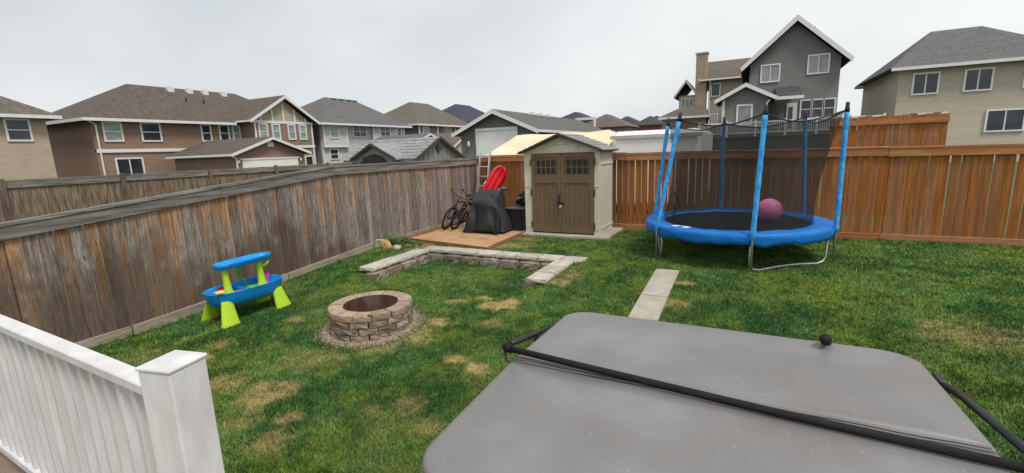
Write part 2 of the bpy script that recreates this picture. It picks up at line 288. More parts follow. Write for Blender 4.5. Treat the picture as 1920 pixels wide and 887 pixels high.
class MB:
    def __init__(s, xf=None): s.v = []; s.f = []; s.xf = xf
    def add(s, vs_, fs):
        o = len(s.v)
        for p in vs_:
            p = Vector(p); s.v.append(s.xf @ p if s.xf is not None else p)
        s.f += [tuple(i + o for i in f) for f in fs]; return s
    def box(s, x0, x1, y0, y1, z0, z1):
        return s.add([(x0, y0, z0), (x1, y0, z0), (x1, y1, z0), (x0, y1, z0), (x0, y0, z1), (x1, y0, z1), (x1, y1, z1), (x0, y1, z1)],
                     [(0, 3, 2, 1), (4, 5, 6, 7), (0, 1, 5, 4), (1, 2, 6, 5), (2, 3, 7, 6), (3, 0, 4, 7)])
    def bbox(s, x0, x1, y0, y1, z0, z1, b=.01):        # chamfered box
        xs, ys, zs = (x0, x1), (y0, y1), (z0, z1)
        vs_ = []; key = {}
        for i in (0, 1):
            for j in (0, 1):
                for k in (0, 1):
                    sx, sy, sz = (1 - 2 * i), (1 - 2 * j), (1 - 2 * k)
                    for a in range(3):
                        p = [xs[i] + sx * b, ys[j] + sy * b, zs[k] + sz * b]; p[a] = (xs[i], ys[j], zs[k])[a]
                        key[(i, j, k, a)] = len(vs_); vs_.append(p)
        K = key; fs = []
        for a in range(3):
            o1, o2 = [q for q in range(3) if q != a]
            for e in (0, 1):
                q = []
                for (c, d) in ((0, 0), (1, 0), (1, 1), (0, 1)):
                    t = [0, 0, 0]; t[a] = e; t[o1] = c; t[o2] = d; q.append(K[(*t, a)])
                fs.append(tuple(q if (e == 1) == (a != 1) else q[::-1]))
            for c in (0, 1):
                for d in (0, 1):
                    t0 = [0, 0, 0]; t0[o1] = c; t0[o2] = d; t1 = list(t0); t1[a] = 1
                    fs.append((K[(*t0, o1)], K[(*t1, o1)], K[(*t1, o2)], K[(*t0, o2)]))
        for i in (0, 1):
            for j in (0, 1):
                for k in (0, 1): fs.append((K[(i, j, k, 0)], K[(i, j, k, 1)], K[(i, j, k, 2)]))
        return s.add(vs_, fs)
    def grid(s, nx, ny, nz, fn):
        v, f = boxgrid(nx, ny, nz); return s.add([fn(*p) for p in v], f)
    def prism(s, poly, axis, a, b):                   # polygon (list of 2D points) swept along an axis
        n = len(poly)
        def P(u, v, t): return {'x': (t, u, v), 'y': (u, t, v), 'z': (u, v, t)}[axis]
        return s.add([P(u, v, a) for u, v in poly] + [P(u, v, b) for u, v in poly],
                     [tuple(range(n - 1, -1, -1)), tuple(range(n, 2 * n))] + [(i, (i + 1) % n, n + (i + 1) % n, n + i) for i in range(n)])
    def tube(s, path, r, n=8, closed=False, cap=True):
        path = [Vector(p) for p in path]; m = len(path); rings = []; prev = None
        rr = r if isinstance(r, (list, tuple)) else [r] * m
        for i, p in enumerate(path):
            if closed: t = path[(i + 1) % m] - path[i - 1]
            else: t = path[min(i + 1, m - 1)] - path[max(i - 1, 0)]
            t.normalize()
            if prev is None:
                a = Vector((0, 0, 1)) if abs(t.z) < .9 else Vector((1, 0, 0)); nrm = t.cross(a).normalized()
            else: nrm = (prev - t * prev.dot(t)).normalized()
            prev = nrm; bn = t.cross(nrm)
            rings.append([p + (nrm * math.cos(2 * math.pi * k / n) + bn * math.sin(2 * math.pi * k / n)) * rr[i] for k in range(n)])
        vs_ = [q for g in rings for q in g]; fs = []
        for i in range(m if closed else m - 1):
            j = (i + 1) % m
            for k in range(n): fs.append((i * n + k, i * n + (k + 1) % n, j * n + (k + 1) % n, j * n + k))
        if cap and not closed: fs += [tuple(range(n - 1, -1, -1)), tuple((m - 1) * n + k for k in range(n))]
        return s.add(vs_, fs)
    def loft(s, rings, cap=True, closed=False):
        n = len(rings[0]); m = len(rings); fs = []
        for i in range(m if closed else m - 1):
            j = (i + 1) % m
            for k in range(n): fs.append((i * n + k, i * n + (k + 1) % n, j * n + (k + 1) % n, j * n + k))
        if cap and not closed: fs += [tuple(range(n - 1, -1, -1)), tuple((m - 1) * n + k for k in range(n))]
        return s.add([p for g in rings for p in g], fs)
    def lathe(s, prof, c, n=24):
        return s.loft([[(c[0] + r * math.cos(2 * math.pi * k / n), c[1] + r * math.sin(2 * math.pi * k / n), c[2] + z) for k in range(n)] for r, z in prof], cap=True)
    def blob(s, c, rad, seed=0, amp=.18, nu=14, nv=9, flat=0.0):
        q = random.Random(seed); ph = [(q.uniform(1, 4), q.uniform(0, 6.3), q.uniform(1, 4), q.uniform(0, 6.3)) for _ in range(5)]
        rings = []
        for i in range(nv + 1):
            th = math.pi * (i + .02) / (nv + .04); ring = []
            for k in range(nu):
                f = 2 * math.pi * k / nu; d = 1 + amp * sum(math.sin(a * f * 1 + b) * math.sin(cc * th + e) for a, b, cc, e in [(round(A), B, C_, D) for A, B, C_, D in ph]) / 2.0
                z = -math.cos(th) * rad[2] * d
                ring.append((c[0] + math.sin(th) * math.cos(f) * rad[0] * d, c[1] + math.sin(th) * math.sin(f) * rad[1] * d, c[2] + max(z, -rad[2] * (1 - flat))))
            rings.append(ring)
        return s.loft(rings)
    def build(s, name, material, parent=None, smooth=False, kind=None, angle=None):
        lo = Vector((min(p.x for p in s.v), min(p.y for p in s.v), min(p.z for p in s.v))); hi = Vector((max(p.x for p in s.v), max(p.y for p in s.v), max(p.z for p in s.v)))
        c = Vector(((lo.x + hi.x) / 2, (lo.y + hi.y) / 2, lo.z))
        me = bpy.data.meshes.new(name); me.from_pydata([tuple(p - c) for p in s.v], [], s.f); me.materials.append(material)
        if smooth: me.shade_smooth()
        if angle: 
            try: me.set_sharp_from_angle(angle=R(angle))
            except Exception: pass
        me.update()
        o = bpy.data.objects.new(name, me); COL.objects.link(o); WO[o.name] = c
        if parent is not None: o.parent = parent; o.location = c - worigin(parent)
        else: o.location = c
        if kind: o['kind'] = kind
        return o
def inst(mesh, name, loc, parent, rot=(0, 0, 0), scale=(1, 1, 1)):
    o = bpy.data.objects.new(name, mesh); COL.objects.link(o); loc = Vector(loc); WO[o.name] = loc
    o.parent = parent; o.location = loc - worigin(parent); o.rotation_euler = rot; o.scale = scale; return o
def mesh_of(mb, name, material, smooth=False):
    me = bpy.data.meshes.new(name); me.from_pydata([tuple(p) for p in mb.v], [], mb.f); me.materials.append(material)
    if smooth: me.shade_smooth()
    return me
def lerp(a, b, t): return a + (b - a) * t
def sst(t): t = min(1, max(0, t)); return t * t * (3 - 2 * t)

# ------------------------------------------------------------------ terrain
def hgt(x, y):
    h = .25 * sst((y - 3.0) / 5.0)
    a = sst((x + 5.95) / .25) * (1 - sst((x + 3.15) / .25)) * (1 - sst((y - 7.55) / .2)) * sst((y - 4.6) / 1.6)
    return lerp(h, .055, a)
def hgt_np(x, y):
    s_ = lambda t: (lambda u: u * u * (3 - 2 * u))(np.clip(t, 0, 1))
    h = .25 * s_((y - 3.0) / 5.0)
    a = s_((x + 5.95) / .25) * (1 - s_((x + 3.15) / .25)) * (1 - s_((y - 7.55) / .2)) * s_((y - 4.6) / 1.6)
    return h + (.055 - h) * a
NR = np.random.default_rng(5)
TAB = NR.random((256, 256))
def vnoise(x, y, s):
    x = x * s + 101.3; y = y * s + 57.7; xi = np.floor(x).astype(int); yi = np.floor(y).astype(int); fx = x - xi; fy = y - yi
    fx = fx * fx * (3 - 2 * fx); fy = fy * fy * (3 - 2 * fy)
    g = lambda a, b: TAB[a % 256, b % 256]
    return (g(xi, yi) * (1 - fx) + g(xi + 1, yi) * fx) * (1 - fy) + (g(xi, yi + 1) * (1 - fx) + g(xi + 1, yi + 1) * fx) * fy
def fbm(x, y, s): return (vnoise(x, y, s) * .5 + vnoise(x, y, s * 2.1) * .28 + vnoise(x, y, s * 4.3) * .22)
# worn straw-coloured patches of the lawn: x, y, radius, strength
PATCH = [(-3.01, 5.49, .20, 1.3), (-3.15, 5.42, .14, 1.2), (-3.41, 5.71, .11, .9), (-3.69, 5.4, .12, .7), (-2.4, 3.84, .12, 1.1), (-3.49, 4.68, .16, .9),
         (-4.09, 2.62, .30, .75), (-3.49, 2.4, .13, .9), (-4.63, 2.59, .26, .6), (-4.04, 2.43, .2, .7), (-3.34, 2.11, .22, .6), (-2.27, 2.77, .2, .45),
         (-2.61, 2.99, .2, .5), (-5.58, 2.86, .16, .8), (-2.89, 2.77, .14, .4), (-5.52, 4.1, .12, .6), (-2.74, 3.91, .1, .7), (-2.79, 4.86, .12, .6),
         (-4.45, 8.6, .4, .6), (-4.35, 9.3, .25, .7), (-2.5, 6.5, .16, .7), (-2.45, 6.9, .2, .5), (-.72, 7.0, .12, .7), (-.74, 6.2, .16, .8), (-5.71, 3.14, .18, .6),
         (-3.79, 2.11, .2, .5), (-4.3, 3.3, .3, .35), (-6.4, 7.9, .45, .6), (-2.0, 2.0, .3, .4), (-5.2, 2.0, .35, .5), (-6.2, 2.6, .3, .4), (2.2, 6.2, .4, .4),
         (-3.55, 4.25, .25, .6), (-3.75, 3.9, .25, .5)]
def dryness(x, y):
    d = np.zeros_like(x); n = fbm(x, y, 7.5) - .5
    for px, py, r, s_ in PATCH:
        r2 = r * (.78 if py < 3.3 else 1.0); q = np.sqrt((x - px) ** 2 + ((y - py) * 1.25) ** 2) / r2 + n * 2.0
        d = np.maximum(d, s_ * np.clip(1.5 - q, 0, 1))
    d = d * np.where(y < 3.3, .85, 1.0) * np.clip(.25 + 1.7 * vnoise(x, y, 16.0), 0, 1.15) + np.clip(fbm(x + 9, y, 1.1) - .57, 0, 1) * .8 * np.clip(1 - (y - 2) / 5.5, .15, 1)
    return np.clip(d, 0, 1)
def lawn_rgb(x, y, blades):
    d = dryness(x, y)[:, None]; n = (.45 * fbm(x, y + 31, 1.3) + .55 * fbm(x + 5, y, 4.2))[:, None]; n2 = vnoise(x, y, 14.0)[:, None]; n3 = vnoise(x + 40, y + 3, 2.6)[:, None]
    dark = np.array([.036, .112, .022]); light = np.array([.15, .245, .05]); straw = np.array([.44, .31, .14])
    k = np.clip((n - .33) * 3.2 + (n2 - .5) * .9 - .05 * np.clip((y[:, None] - 6.5) / 3, 0, 1), 0, 1); g = dark * (1 - k) + light * k
    g = g * (1 + (n3 - .5) * np.array([.35, .0, -.5]))
    if not blades: g = g * .75 + np.array([.05, .038, .018]) * .35
    return g * (1 - d) + straw * d
def axis_pts(a, b, st, far): 
    core = np.arange(a, b + 1e-6, st); l = -np.geomspace(.5, far, 14)[::-1] + a; r = np.geomspace(.5, far, 14) + b
    return np.concatenate([l, core, r])
gx = axis_pts(-8.0, 7.0, .06, 900); gy = axis_pts(.2, 12.0, .06, 900)
XX, YY = np.meshgrid(gx, gy); fx_, fy_ = XX.ravel(), YY.ravel()
yard = (fx_ > -7.3) & (fx_ < 9) & (fy_ < 11.4) & (fy_ > -6)
zz = hgt_np(fx_, fy_) + (fbm(fx_, fy_, 1.7) - .5) * .03 * yard
colr = lawn_rgb(fx_, fy_, False)
outc = np.array([.12, .13, .07]) * (.7 + .6 * fbm(fx_, fy_, .21))[:, None]
colr = np.where(yard[:, None], colr, outc)
nx, ny = len(gx), len(gy)
i0 = (np.arange(ny - 1)[:, None] * nx + np.arange(nx - 1)[None, :]).ravel()
faces = np.stack([i0, i0 + 1, i0 + nx + 1, i0 + nx], 1)
def np_mesh(name, verts, faces, cols, material):
    me = bpy.data.meshes.new(name); nv, nf, k = len(verts), len(faces), faces.shape[1]
    me.vertices.add(nv); me.vertices.foreach_set('co', verts.astype(np.float32).ravel())
    me.loops.add(nf * k); me.loops.foreach_set('vertex_index', faces.astype(np.int32).ravel())
    me.polygons.add(nf); me.polygons.foreach_set('loop_start', np.arange(0, nf * k, k, dtype=np.int32)); me.polygons.foreach_set('loop_total', np.full(nf, k, dtype=np.int32))
    at = me.color_attributes.new('Col', 'FLOAT_COLOR', 'POINT')
    at.data.foreach_set('color', np.concatenate([cols, np.ones((nv, 1))], 1).astype(np.float32).ravel())
    me.materials.append(material); me.update(calc_edges=True); me.validate()
    o = bpy.data.objects.new(name, me); COL.objects.link(o); return o
g = np_mesh('ground', np.stack([fx_, fy_, zz], 1), faces, colr, M['ground']); g.data.shade_smooth(); tag(g, kind='structure', label='sloping back yard ground under the lawn and beyond')

# ------------------------------------------------------------------ houses
def hip_roof(mb, x0, x1, y0, y1, ze, zr, ra, rb, axis):
    if axis == 'y':
        xm = (x0 + x1) / 2; v = [(x0, y0, ze), (x1, y0, ze), (x1, y1, ze), (x0, y1, ze), (xm, ra, zr), (xm, rb, zr)]
        f = [(0, 1, 4), (1, 2, 5, 4), (2, 3, 5), (3, 0, 4, 5), (0, 3, 2, 1)]
    else:
        ym = (y0 + y1) / 2; v = [(x0, y0, ze), (x1, y0, ze), (x1, y1, ze), (x0, y1, ze), (ra, ym, zr), (rb, ym, zr)]
        f = [(0, 1, 5, 4), (1, 2, 5), (2, 3, 4, 5), (3, 0, 4), (0, 3, 2, 1)]
    return mb.add(v, f)
def gable_roof(parent, rm, axis, a0, a1, u0, u1, ze, zp, th=.16, fascia=.2, um=None, name='roof'):
    """axis: ridge direction, from a0 to a1; u0,u1: eaves across; slabs with white barge boards on both gable ends"""
    um = (u0 + u1) / 2 if um is None else um
    poly = [(u0, ze), (um, zp), (u1, ze), (u1, ze - th), (um, zp - th), (u0, ze - th)]
    rf = MB().prism(poly, axis, a0, a1).build(name, rm, parent)
    for a, s_ in ((a0, -1), (a1, 1)):
        p2 = [(u0 - .02, ze - .03), (um, zp - .03), (u1 + .02, ze - .03), (u1 + .02, ze - .03 - fascia), (um, zp - .03 - fascia), (u0 - .02, ze - .03 - fascia)]
        b0, b1 = (a - .06, a - .005) if s_ < 0 else (a + .005, a + .06)
        MB().prism(p2, axis, b0, b1).build('barge_board', M['white_trim'], rf)
    for u, s_ in ((u0, -1), (u1, 1)):
        b0, b1 = (u - .08, u - .005) if s_ < 0 else (u + .005, u + .08)
        mb = MB()
        if axis == 'x': mb.box(a0 + .01, a1 - .01, b0, b1, ze - .21, ze - .04)
        else: mb.box(b0, b1, a0 + .01, a1 - .01, ze - .21, ze - .04)
        mb.build('gutter', M['white_trim'], rf)
    return rf
def eave_band(parent, x0, x1, y0, y1, ze, d=.22):
    mb = MB(); t = .06
    mb.box(x1, x1 + t, y0 - t, y1 + t, ze - d, ze - .01); mb.box(x0, x1 - .002, y0 - t, y0, ze - d, ze - .01); mb.box(x0, x1 - .002, y1, y1 + t, ze - d, ze - .01)
    return mb.build('gutter', M['white_trim'], parent)
def window(parent, face, plane, u0, u1, z0, z1, nv=1, nh=1, glass='glass_dark', fr=.11, trim='white_trim'):
    """face '+X' or '-Y'; frame proud of the wall, pane set back in it, bars across"""
    def bx(mb, a0, a1, b0, b1, d0, d1):
        if face == '+X': mb.box(plane + d0, plane + d1, a0, a1, b0, b1)
        elif face == '-X': mb.box(plane - d1, plane - d0, a0, a1, b0, b1)
        else: mb.box(a0, a1, plane - d1, plane - d0, b0, b1)
    mb = MB(); bx(mb, u0 - fr, u0, z0 - fr, z1 + fr, .0, .08); bx(mb, u1, u1 + fr, z0 - fr, z1 + fr, .0, .08)
    bx(mb, u0, u1, z0 - fr, z0, .0, .082); bx(mb, u0, u1, z1, z1 + fr, .0, .082)
    f = mb.build('window', M[trim], parent)
    mb = MB(); bx(mb, u0, u1, z0, z1, .004, .02); mb.build('pane', M[glass], f)
    if nv > 1 or nh > 1:
        mb = MB()
        for i in range(1, nv): u = lerp(u0, u1, i / nv); bx(mb, u - .035, u + .035, z0, z1, .021, .06)
        for i in range(1, nh): z = lerp(z0, z1, i / nh); bx(mb, u0, u1, z - .03, z + .03, .021, .058)
        mb.build('glazing_bar', M[trim], f)
    return f
def trim_x(parent, plane, y, z0, z1, wd=.16, name='corner_board'):
    return MB().box(plane - .05, plane + .05, y - wd / 2, y + wd / 2, z0, z1).build(name, M['white_trim'], parent)

# --- brown house with half-timbered gable
H = thing('house', 'brown two-storey house with tan half-timbered gable, left of the row', 'house', (-45, 28, 0))
MB().box(-52, -42, 16.9, 35.2, 0, 5.5).build('wall', M['s_brown'], H)
rf = hip_roof(MB(), -52.5, -41.4, 16.3, 35.8, 5.55, 8.85, 21.8, 31.2, 'y').build('roof', M['r_brown'], H)
eave_band(rf, -52.5, -41.4, 16.3, 27.2, 5.55)
for y in (24.6, 26.2, 27.6, 29.4): MB().box(-46.6, -46.2, y, y + .5, 8.4, 8.85).build('roof_vent', M['white_trim'], rf)
for y in (25.0, 26.5): MB().tube([(-44.5, y, 6.8), (-44.5, y, 7.75)], .06, 8).build('vent_pipe', M['black_metal'], rf)
MB().prism([(27.95, 0), (34.3, 0), (34.3, 5.55), (27.95, 5.55)], 'x', -46, -40).build('wall', M['s_brown'], H)
gp = MB().prism([(27.95, 5.56), (34.3, 5.56), (31.12, 7.85)], 'x', -46, -40.03).build('gable_panel', M['s_tan'], H)
for y in (28.7, 29.9, 31.12, 32.35, 33.55):
    zt = 5.62 + (1 - abs(y - 31.12) / 3.17) * 2.1
    MB().box(-40.029, -39.97, y - .07, y + .07, 5.7, zt).build('batten', M['white_trim'], gp)
MB().box(-40.028, -39.95, 27.85, 34.4, 5.5, 5.72).build('batten', M['white_trim'], gp)
gable_roof(H, M['r_brown'], 'x', -47.5, -39.5, 27.35, 34.9, 5.75, 8.12, fascia=.28)
for y in (28.03, 34.22): trim_x(H, -39.99, y, .2, 5.48)
MB().box(-40.2, -39.9, 27.9, 34.36, 3.2, 3.45).build('belt_board', M['white_trim'], H)
MB().box(-42.2, -41.9, 16.9, 27.9, 3.1, 3.35).build('belt_board', M['white_trim'], H)
for u0, u1 in ((28.45, 29.15), (29.8, 30.45), (31.5, 32.15), (32.8, 33.45)): window(H, '+X', -40, u0, u1, 4.1, 5.35, 1, 2, 'glass_pale')
for u0, u1, gl in ((24.5, 25.15, 'glass_dark'), (26.05, 26.75, 'glass_dark'), (27.25, 27.8, 'glass_pale'), (20, 21.2, 'glass_dark')): window(H, '+X', -42, u0, u1, 4.0, 5.25, 1, 2, gl)
window(H, '+X', -40, 33.1, 33.9, 1.2, 2.3, 1, 1, 'glass_dark')
window(H, '+X', -42, 17.6, 18.6, 4.0, 5.25, 1, 2, 'glass_pale'); window(H, '+X', -42, 18.0, 19.6, 1.3, 2.6, 2, 1, 'glass_dark')
MB().tube([(-41.5, 16.5, 5.4), (-41.9, 17.1, 5.1), (-41.9, 17.1, .2)], .06, 8).build('downspout', M['white_trim'], H)

Gg = thing('garage', 'brown gabled garage with cream double door before the brown house', 'garage', (-36, 24.2, 0))
MB().prism([(21.25, 0), (27.15, 0), (27.15, 2.6), (24.2, 3.7), (21.25, 2.6)], 'x', -40.6, -33).build('wall', M['s_brown'], Gg)
rf = gable_roof(Gg, M['r_brown'], 'x', -41, -32.6, 20.85, 27.55, 2.72, 3.92, fascia=.2)
d = MB().box(-33.02, -32.94, 21.75, 26.5, 0, 2.2).build('garage_door', M['cream_door'], Gg)
MB().box(-33.01, -32.9, 21.6, 26.65, 2.21, 2.33).build('door_trim', M['white_trim'], d)
MB().box(-33.01, -32.93, 23.95, 24.45, 3.15, 3.5).build('gable_vent', M['white_trim'], Gg)
MB().tube([(-32.7, 20.9, 2.5), (-32.9, 21.3, 2.3), (-32.9, 21.3, 0)], .06, 8).build('downspout', M['white_trim'], Gg)
for y in (21.45, 26.75): MB().blob((-32.9, y, 2.1), (.1, .08, .14), 3, .05, 10, 6).build('wall_lamp', M['white_trim'], Gg)

# --- light grey house
H = thing('house', 'light grey two-storey house with grey hip roof, second in the row', 'house', (-45, 42, 0))
MB().box(-50, -40.3, 35.6, 48.8, 0, 5.7).build('wall', M['s_lightgrey'], H)
MB().box(-50, -40.45, 35.52, 35.59, 0, 5.7).build('side_wall', M['s_midgrey'], H)
for a, b, p in ((35.65, 39.0, -40.0), (43.0, 48.7, -39.9)): MB().box(-40.29, p, a, b, 3.4, 5.7).build('bay', M['s_lightgrey'], H)
MB().box(-40.29, -39.95, 35.6, 39.05, 3.2, 3.42).build('belt_board', M['white_trim'], H)
for y, p in ((35.7, -40.0), (38.95, -40.0), (43.05, -39.9), (48.6, -39.9), (47.0, -39.9)): trim_x(H, p, y, 3.45, 5.68)
trim_x(H, -40.28, 35.7, 0, 3.2)
rf = hip_roof(MB(), -50.6, -39.4, 35.0, 49.6, 5.75, 9.15, 40.8, 45.4, 'y').build('roof', M['r_grey'], H); eave_band(rf, -50.6, -39.4, 35, 49.6, 5.75)
for y in (41.6, 42.8, 44.0, 45.0): MB().box(-44.9, -44.5, y, y + .5, 8.75, 9.05).build('roof_vent', M['r_dark'], rf)
for x, y, z in ((-42.6, 38.6, 6.7), (-42.2, 47.0, 6.5)): MB().tube([(x, y, z), (x, y, z + 1.0)], .07, 8).build('vent_pipe', M['black_metal'], rf)
window(H, '+X', -40.0, 36.55, 37.65, 4.25, 5.5, 1, 2, 'glass_pale'); window(H, '+X', -40.3, 40.2, 42.2, 4.4, 5.55, 2, 2, 'glass_dark')
window(H, '+X', -39.9, 44.2, 45.8, 4.5, 5.55, 2, 2, 'glass_dark'); window(H, '+X', -39.9, 47.3, 47.9, 4.5, 5.45, 1, 2, 'glass_dark')
window(H, '+X', -40.3, 36.6, 37.6, 2.0, 2.95, 1, 2, 'glass_dark')
Gg = thing('garage', 'grey roofed garage behind the board and batten shed', 'garage', (-34, 40, 0))
MB().prism([(38.2, 0), (45.0, 0), (45.0, 2.9), (41.6, 4.1), (38.2, 2.9)], 'x', -37, -31).build('wall', M['s_midgrey'], Gg)
gable_roof(Gg, M['r_grey'], 'x', -37.4, -30.6, 37.6, 45.6, 2.9, 4.35)

# --- tan roofed taupe house
H = thing('house', 'taupe two-storey house with tan hip roof, third in the row', 'house', (-45, 58, 0))
MB().box(-50, -40.2, 51.6, 64.8, 0, 6.1).build('wall', M['s_taupe'], H)
for a, b in ((51.6, 57.5),): MB().box(-40.19, -39.8, a, b, 3.6, 6.1).build('bay', M['s_taupe'], H)
for y, p in ((51.7, -39.8), (55.9, -39.8), (61.0, -40.2), (64.7, -40.2)): trim_x(H, p, y, 1, 6.08, .25)
rf = hip_roof(MB(), -50.7, -39.3, 50.8, 65.6, 6.15, 9.75, 56.6, 61.2, 'y').build('roof', M['r_tan'], H); eave_band(rf, -50.7, -39.3, 50.8, 65.6, 6.15)
for x, y, z in ((-43.0, 55.2, 7.2), (-42.2, 62.3, 6.9)): MB().tube([(x, y, z), (x, y, z + 1.0)], .08, 8).build('vent_pipe', M['black_metal'], rf)
window(H, '+X', -39.8, 52.5, 53.7, 4.6, 5.9, 1, 2, 'glass_pale'); window(H, '+X', -40.2, 57.9, 59.9, 4.5, 5.9, 2, 2, 'glass_pale'); window(H, '+X', -40.2, 62.3, 64.0, 4.7, 5.8, 2, 2, 'glass_dark')
Gg = thing('garage', 'pale beige gabled garage peeking out beside the dark grey garage', 'garage', (-33, 48, 0))
MB().prism([(45.9, 0), (51.3, 0), (51.3, 2.9), (48.6, 4.3), (45.9, 2.9)], 'x', -37, -30.5).build('wall', M['s_beige2'], Gg)
gable_roof(Gg, M['r_tan'], 'x', -37.4, -30.2, 45.4, 51.8, 2.95, 4.55)

# --- slate roofed house at the end of the row
H = thing('house', 'house with slate blue roof showing behind the dark garage gable', 'house', (-50, 80, 0))
MB().box(-55, -45.3, 70.5, 88, 0, 7.3).build('wall', M['s_midgrey'], H)
hip_roof(MB(), -55.6, -44.4, 69.8, 88.6, 7.35, 11.2, 76.5, 81.5, 'y').build('roof', M['r_blue'], H)
# --- house at the far left
H = thing('house', 'beige two-storey house with brown roof at the far left', 'house', (-45, 9, 0))
MB().box(-51, -41.5, 1.5, 14.3, 0, 5.5).build('wall', M['s_beige'], H)
rf = hip_roof(MB(), -51.6, -40.9, .9, 14.9, 5.55, 8.7, 6, 10, 'y').build('roof', M['r_tan'], H); eave_band(rf, -51.6, -40.9, .9, 14.9, 5.55)
for u in (4.0, 7.2, 10.4, 12.4): window(H, '+X', -41.5, u, u + 1.0, 4.0, 5.2, 1, 2, 'glass_dark')
window(H, '+X', -41.5, 9.4, 11.2, 1.2, 2.5, 2, 1, 'glass_dark')

# --- dark grey garage with white door
Gg = thing('garage', 'dark grey gabled garage with tall white door beyond the fence corner', 'garage', (-15.2, 30, 0))
MB().prism([(-18.0, 0), (-12.4, 0), (-12.4, 3.5), (-15.2, 4.75), (-18.0, 3.5)], 'y', 28, 44.5).build('wall', M['s_dark'], Gg)
rf = gable_roof(Gg, M['r_green'], 'y', 27.6, 45.2, -18.45, -11.95, 3.52, 4.95, fascia=.26)
for y in (33, 34.6, 36.2): MB().box(-15.0, -14.7, y, y + .4, 4.8, 5.0).build('roof_vent', M['white_trim'], rf)
d = MB().box(-16.55, -13.75, 27.93, 27.99, .8, 3.55).build('garage_door', M['white_door'], Gg)
MB().box(-16.75, -16.56, 27.9, 27.99, .8, 3.56).build('door_trim', M['white_trim'], d); MB().box(-13.74, -13.55, 27.9, 27.99, .8, 3.56).build('door_trim', M['white_trim'], d); MB().box(-16.75, -13.55, 27.89, 27.988, 3.57, 3.75).build('door_trim', M['white_trim'], d)
MB().blob((-17.3, 27.86, 2.75), (.1, .12, .2), 4, .1, 10, 6).build('wall_lamp', M['white_trim'], Gg)

# --- garden shed with two gables beyond the left fence
S = thing('garden_shed', 'grey board and batten garden shed with two gables beyond the left fence', 'shed', (-11.6, 14, 0))
MB().prism([(12.75, 0), (15.35, 0), (15.35, 2.1), (14.05, 2.68), (12.75, 2.1)], 'x', -13.0, -10.05).build('wall', M['board_grey'], S)
for k in range(9):
    y = 12.9 + k * .29; zt = 2.1 + .58 * (1 - abs(y - 14.05) / 1.3)
    MB().box(-10.049, -10.02, y - .02, y + .02, 0, zt - .05).build('batten', M['board_grey'], S)
rf = MB().prism([(12.55, 2.06), (14.05, 2.80), (15.55, 2.06), (15.55, 2.0), (14.05, 2.74), (12.55, 2.0)], 'x', -13.2, -9.93).build('roof', M['r_pale'], S)
for k in range(7):           # overlapping shingle courses
    t0 = k / 7; y0, z0 = 12.55 + 1.5 * t0, 2.075 + .74 * t0
    MB().prism([(y0 - .02, z0 - .005), (y0 + .2, z0 + .098), (y0 + .2, z0 + .104), (y0 - .02, z0 + .02)], 'x', -13.2, -9.93).build('shingle_course', M['r_pale'], rf)
MB().prism([(12.53, 2.07), (14.05, 2.82), (15.57, 2.07), (15.57, 1.98), (14.05, 2.73), (12.53, 1.98)], 'x', -9.925, -9.87).build('barge_board', M['shed_trim'], S)
MB().lathe([(.001, 0), (.13, 0), (.13, .03), (.001, .03)], (0, 0, 0), 14); v = MB(Matrix.Translation((-10.02, 14.05, 2.42)) @ Matrix.Rotation(R(90), 4, 'Y')).lathe([(.001, 0), (.13, 0), (.13, .05), (.001, .05)], (0, 0, 0), 14).build('gable_vent', M['shed_trim'], S)
MB().prism([(-12.3, 0), (-10.65, 0), (-10.65, 2.15), (-11.48, 2.5), (-12.3, 2.15)], 'y', 12.3, 12.74).build('porch_gable', M['board_grey'], S)
rf2 = MB().prism([(-12.45, 2.13), (-11.48, 2.62), (-10.5, 2.13), (-10.5, 2.06), (-11.48, 2.55), (-12.45, 2.06)], 'y', 12.22, 13.9).build('porch_roof', M['r_pale'], S)
MB().prism([(-12.47, 2.14), (-11.48, 2.64), (-10.48, 2.14), (-10.48, 2.05), (-11.48, 2.55), (-12.47, 2.05)], 'y', 12.14, 12.215).build('barge_board', M['shed_trim'], S)
ar = [(-12.2 + 1.44 * k / 12, 1.9 + .38 * math.sin(math.pi * k / 12)) for k in range(13)]
MB().prism(ar + [(-10.76, 1.3), (-12.2, 1.3)], 'y', 12.25, 12.299).build('arched_opening', M['dark_glass'], S)
for x in (-11.9, -11.48, -11.06): MB().box(x - .02, x + .02, 12.22, 12.249, 1.3, 2.2).build('arch_bar', M['shed_trim'], S)

# --- cream tarp shelter
T = thing('tarp_shelter', 'cream tarp shelter with pitched roof behind the garden shed', 'canopy', (-5.8, 15, 0))
NU, NVv = 24, 14
def tarp(u, v):
    x = lerp(-7.8, -3.65, u); y = lerp(12.9, 17.0, v); sg = .03 * math.sin(u * 19) * math.sin(v * 9)
    hip = min(1, u / .11) ; hipr = min(1, (1 - u) / .07)
    z = 2.05 + (.72 * (1 - abs(v - .5) * 2) ** .85) * (hip * .5 + .5) * (hipr * .25 + .75) - .10 * (1 - hip) + sg * .5 - .03 * math.sin(math.pi * u)
    return (x, y, z)
vs_, fs_ = [], []
for i in range(NU + 1):
    for j in range(NVv + 1): vs_.append(tarp(i / NU, j / NVv))
for i in range(NU):
    for j in range(NVv): a = i * (NVv + 1) + j; fs_.append((a, a + NVv + 1, a + NVv + 2, a + 1))
ot = MB().add(vs_, fs_).build('roof_sheet', M['tarp'], T, True); md = ot.modifiers.new('thick', 'SOLIDIFY'); md.thickness = .01
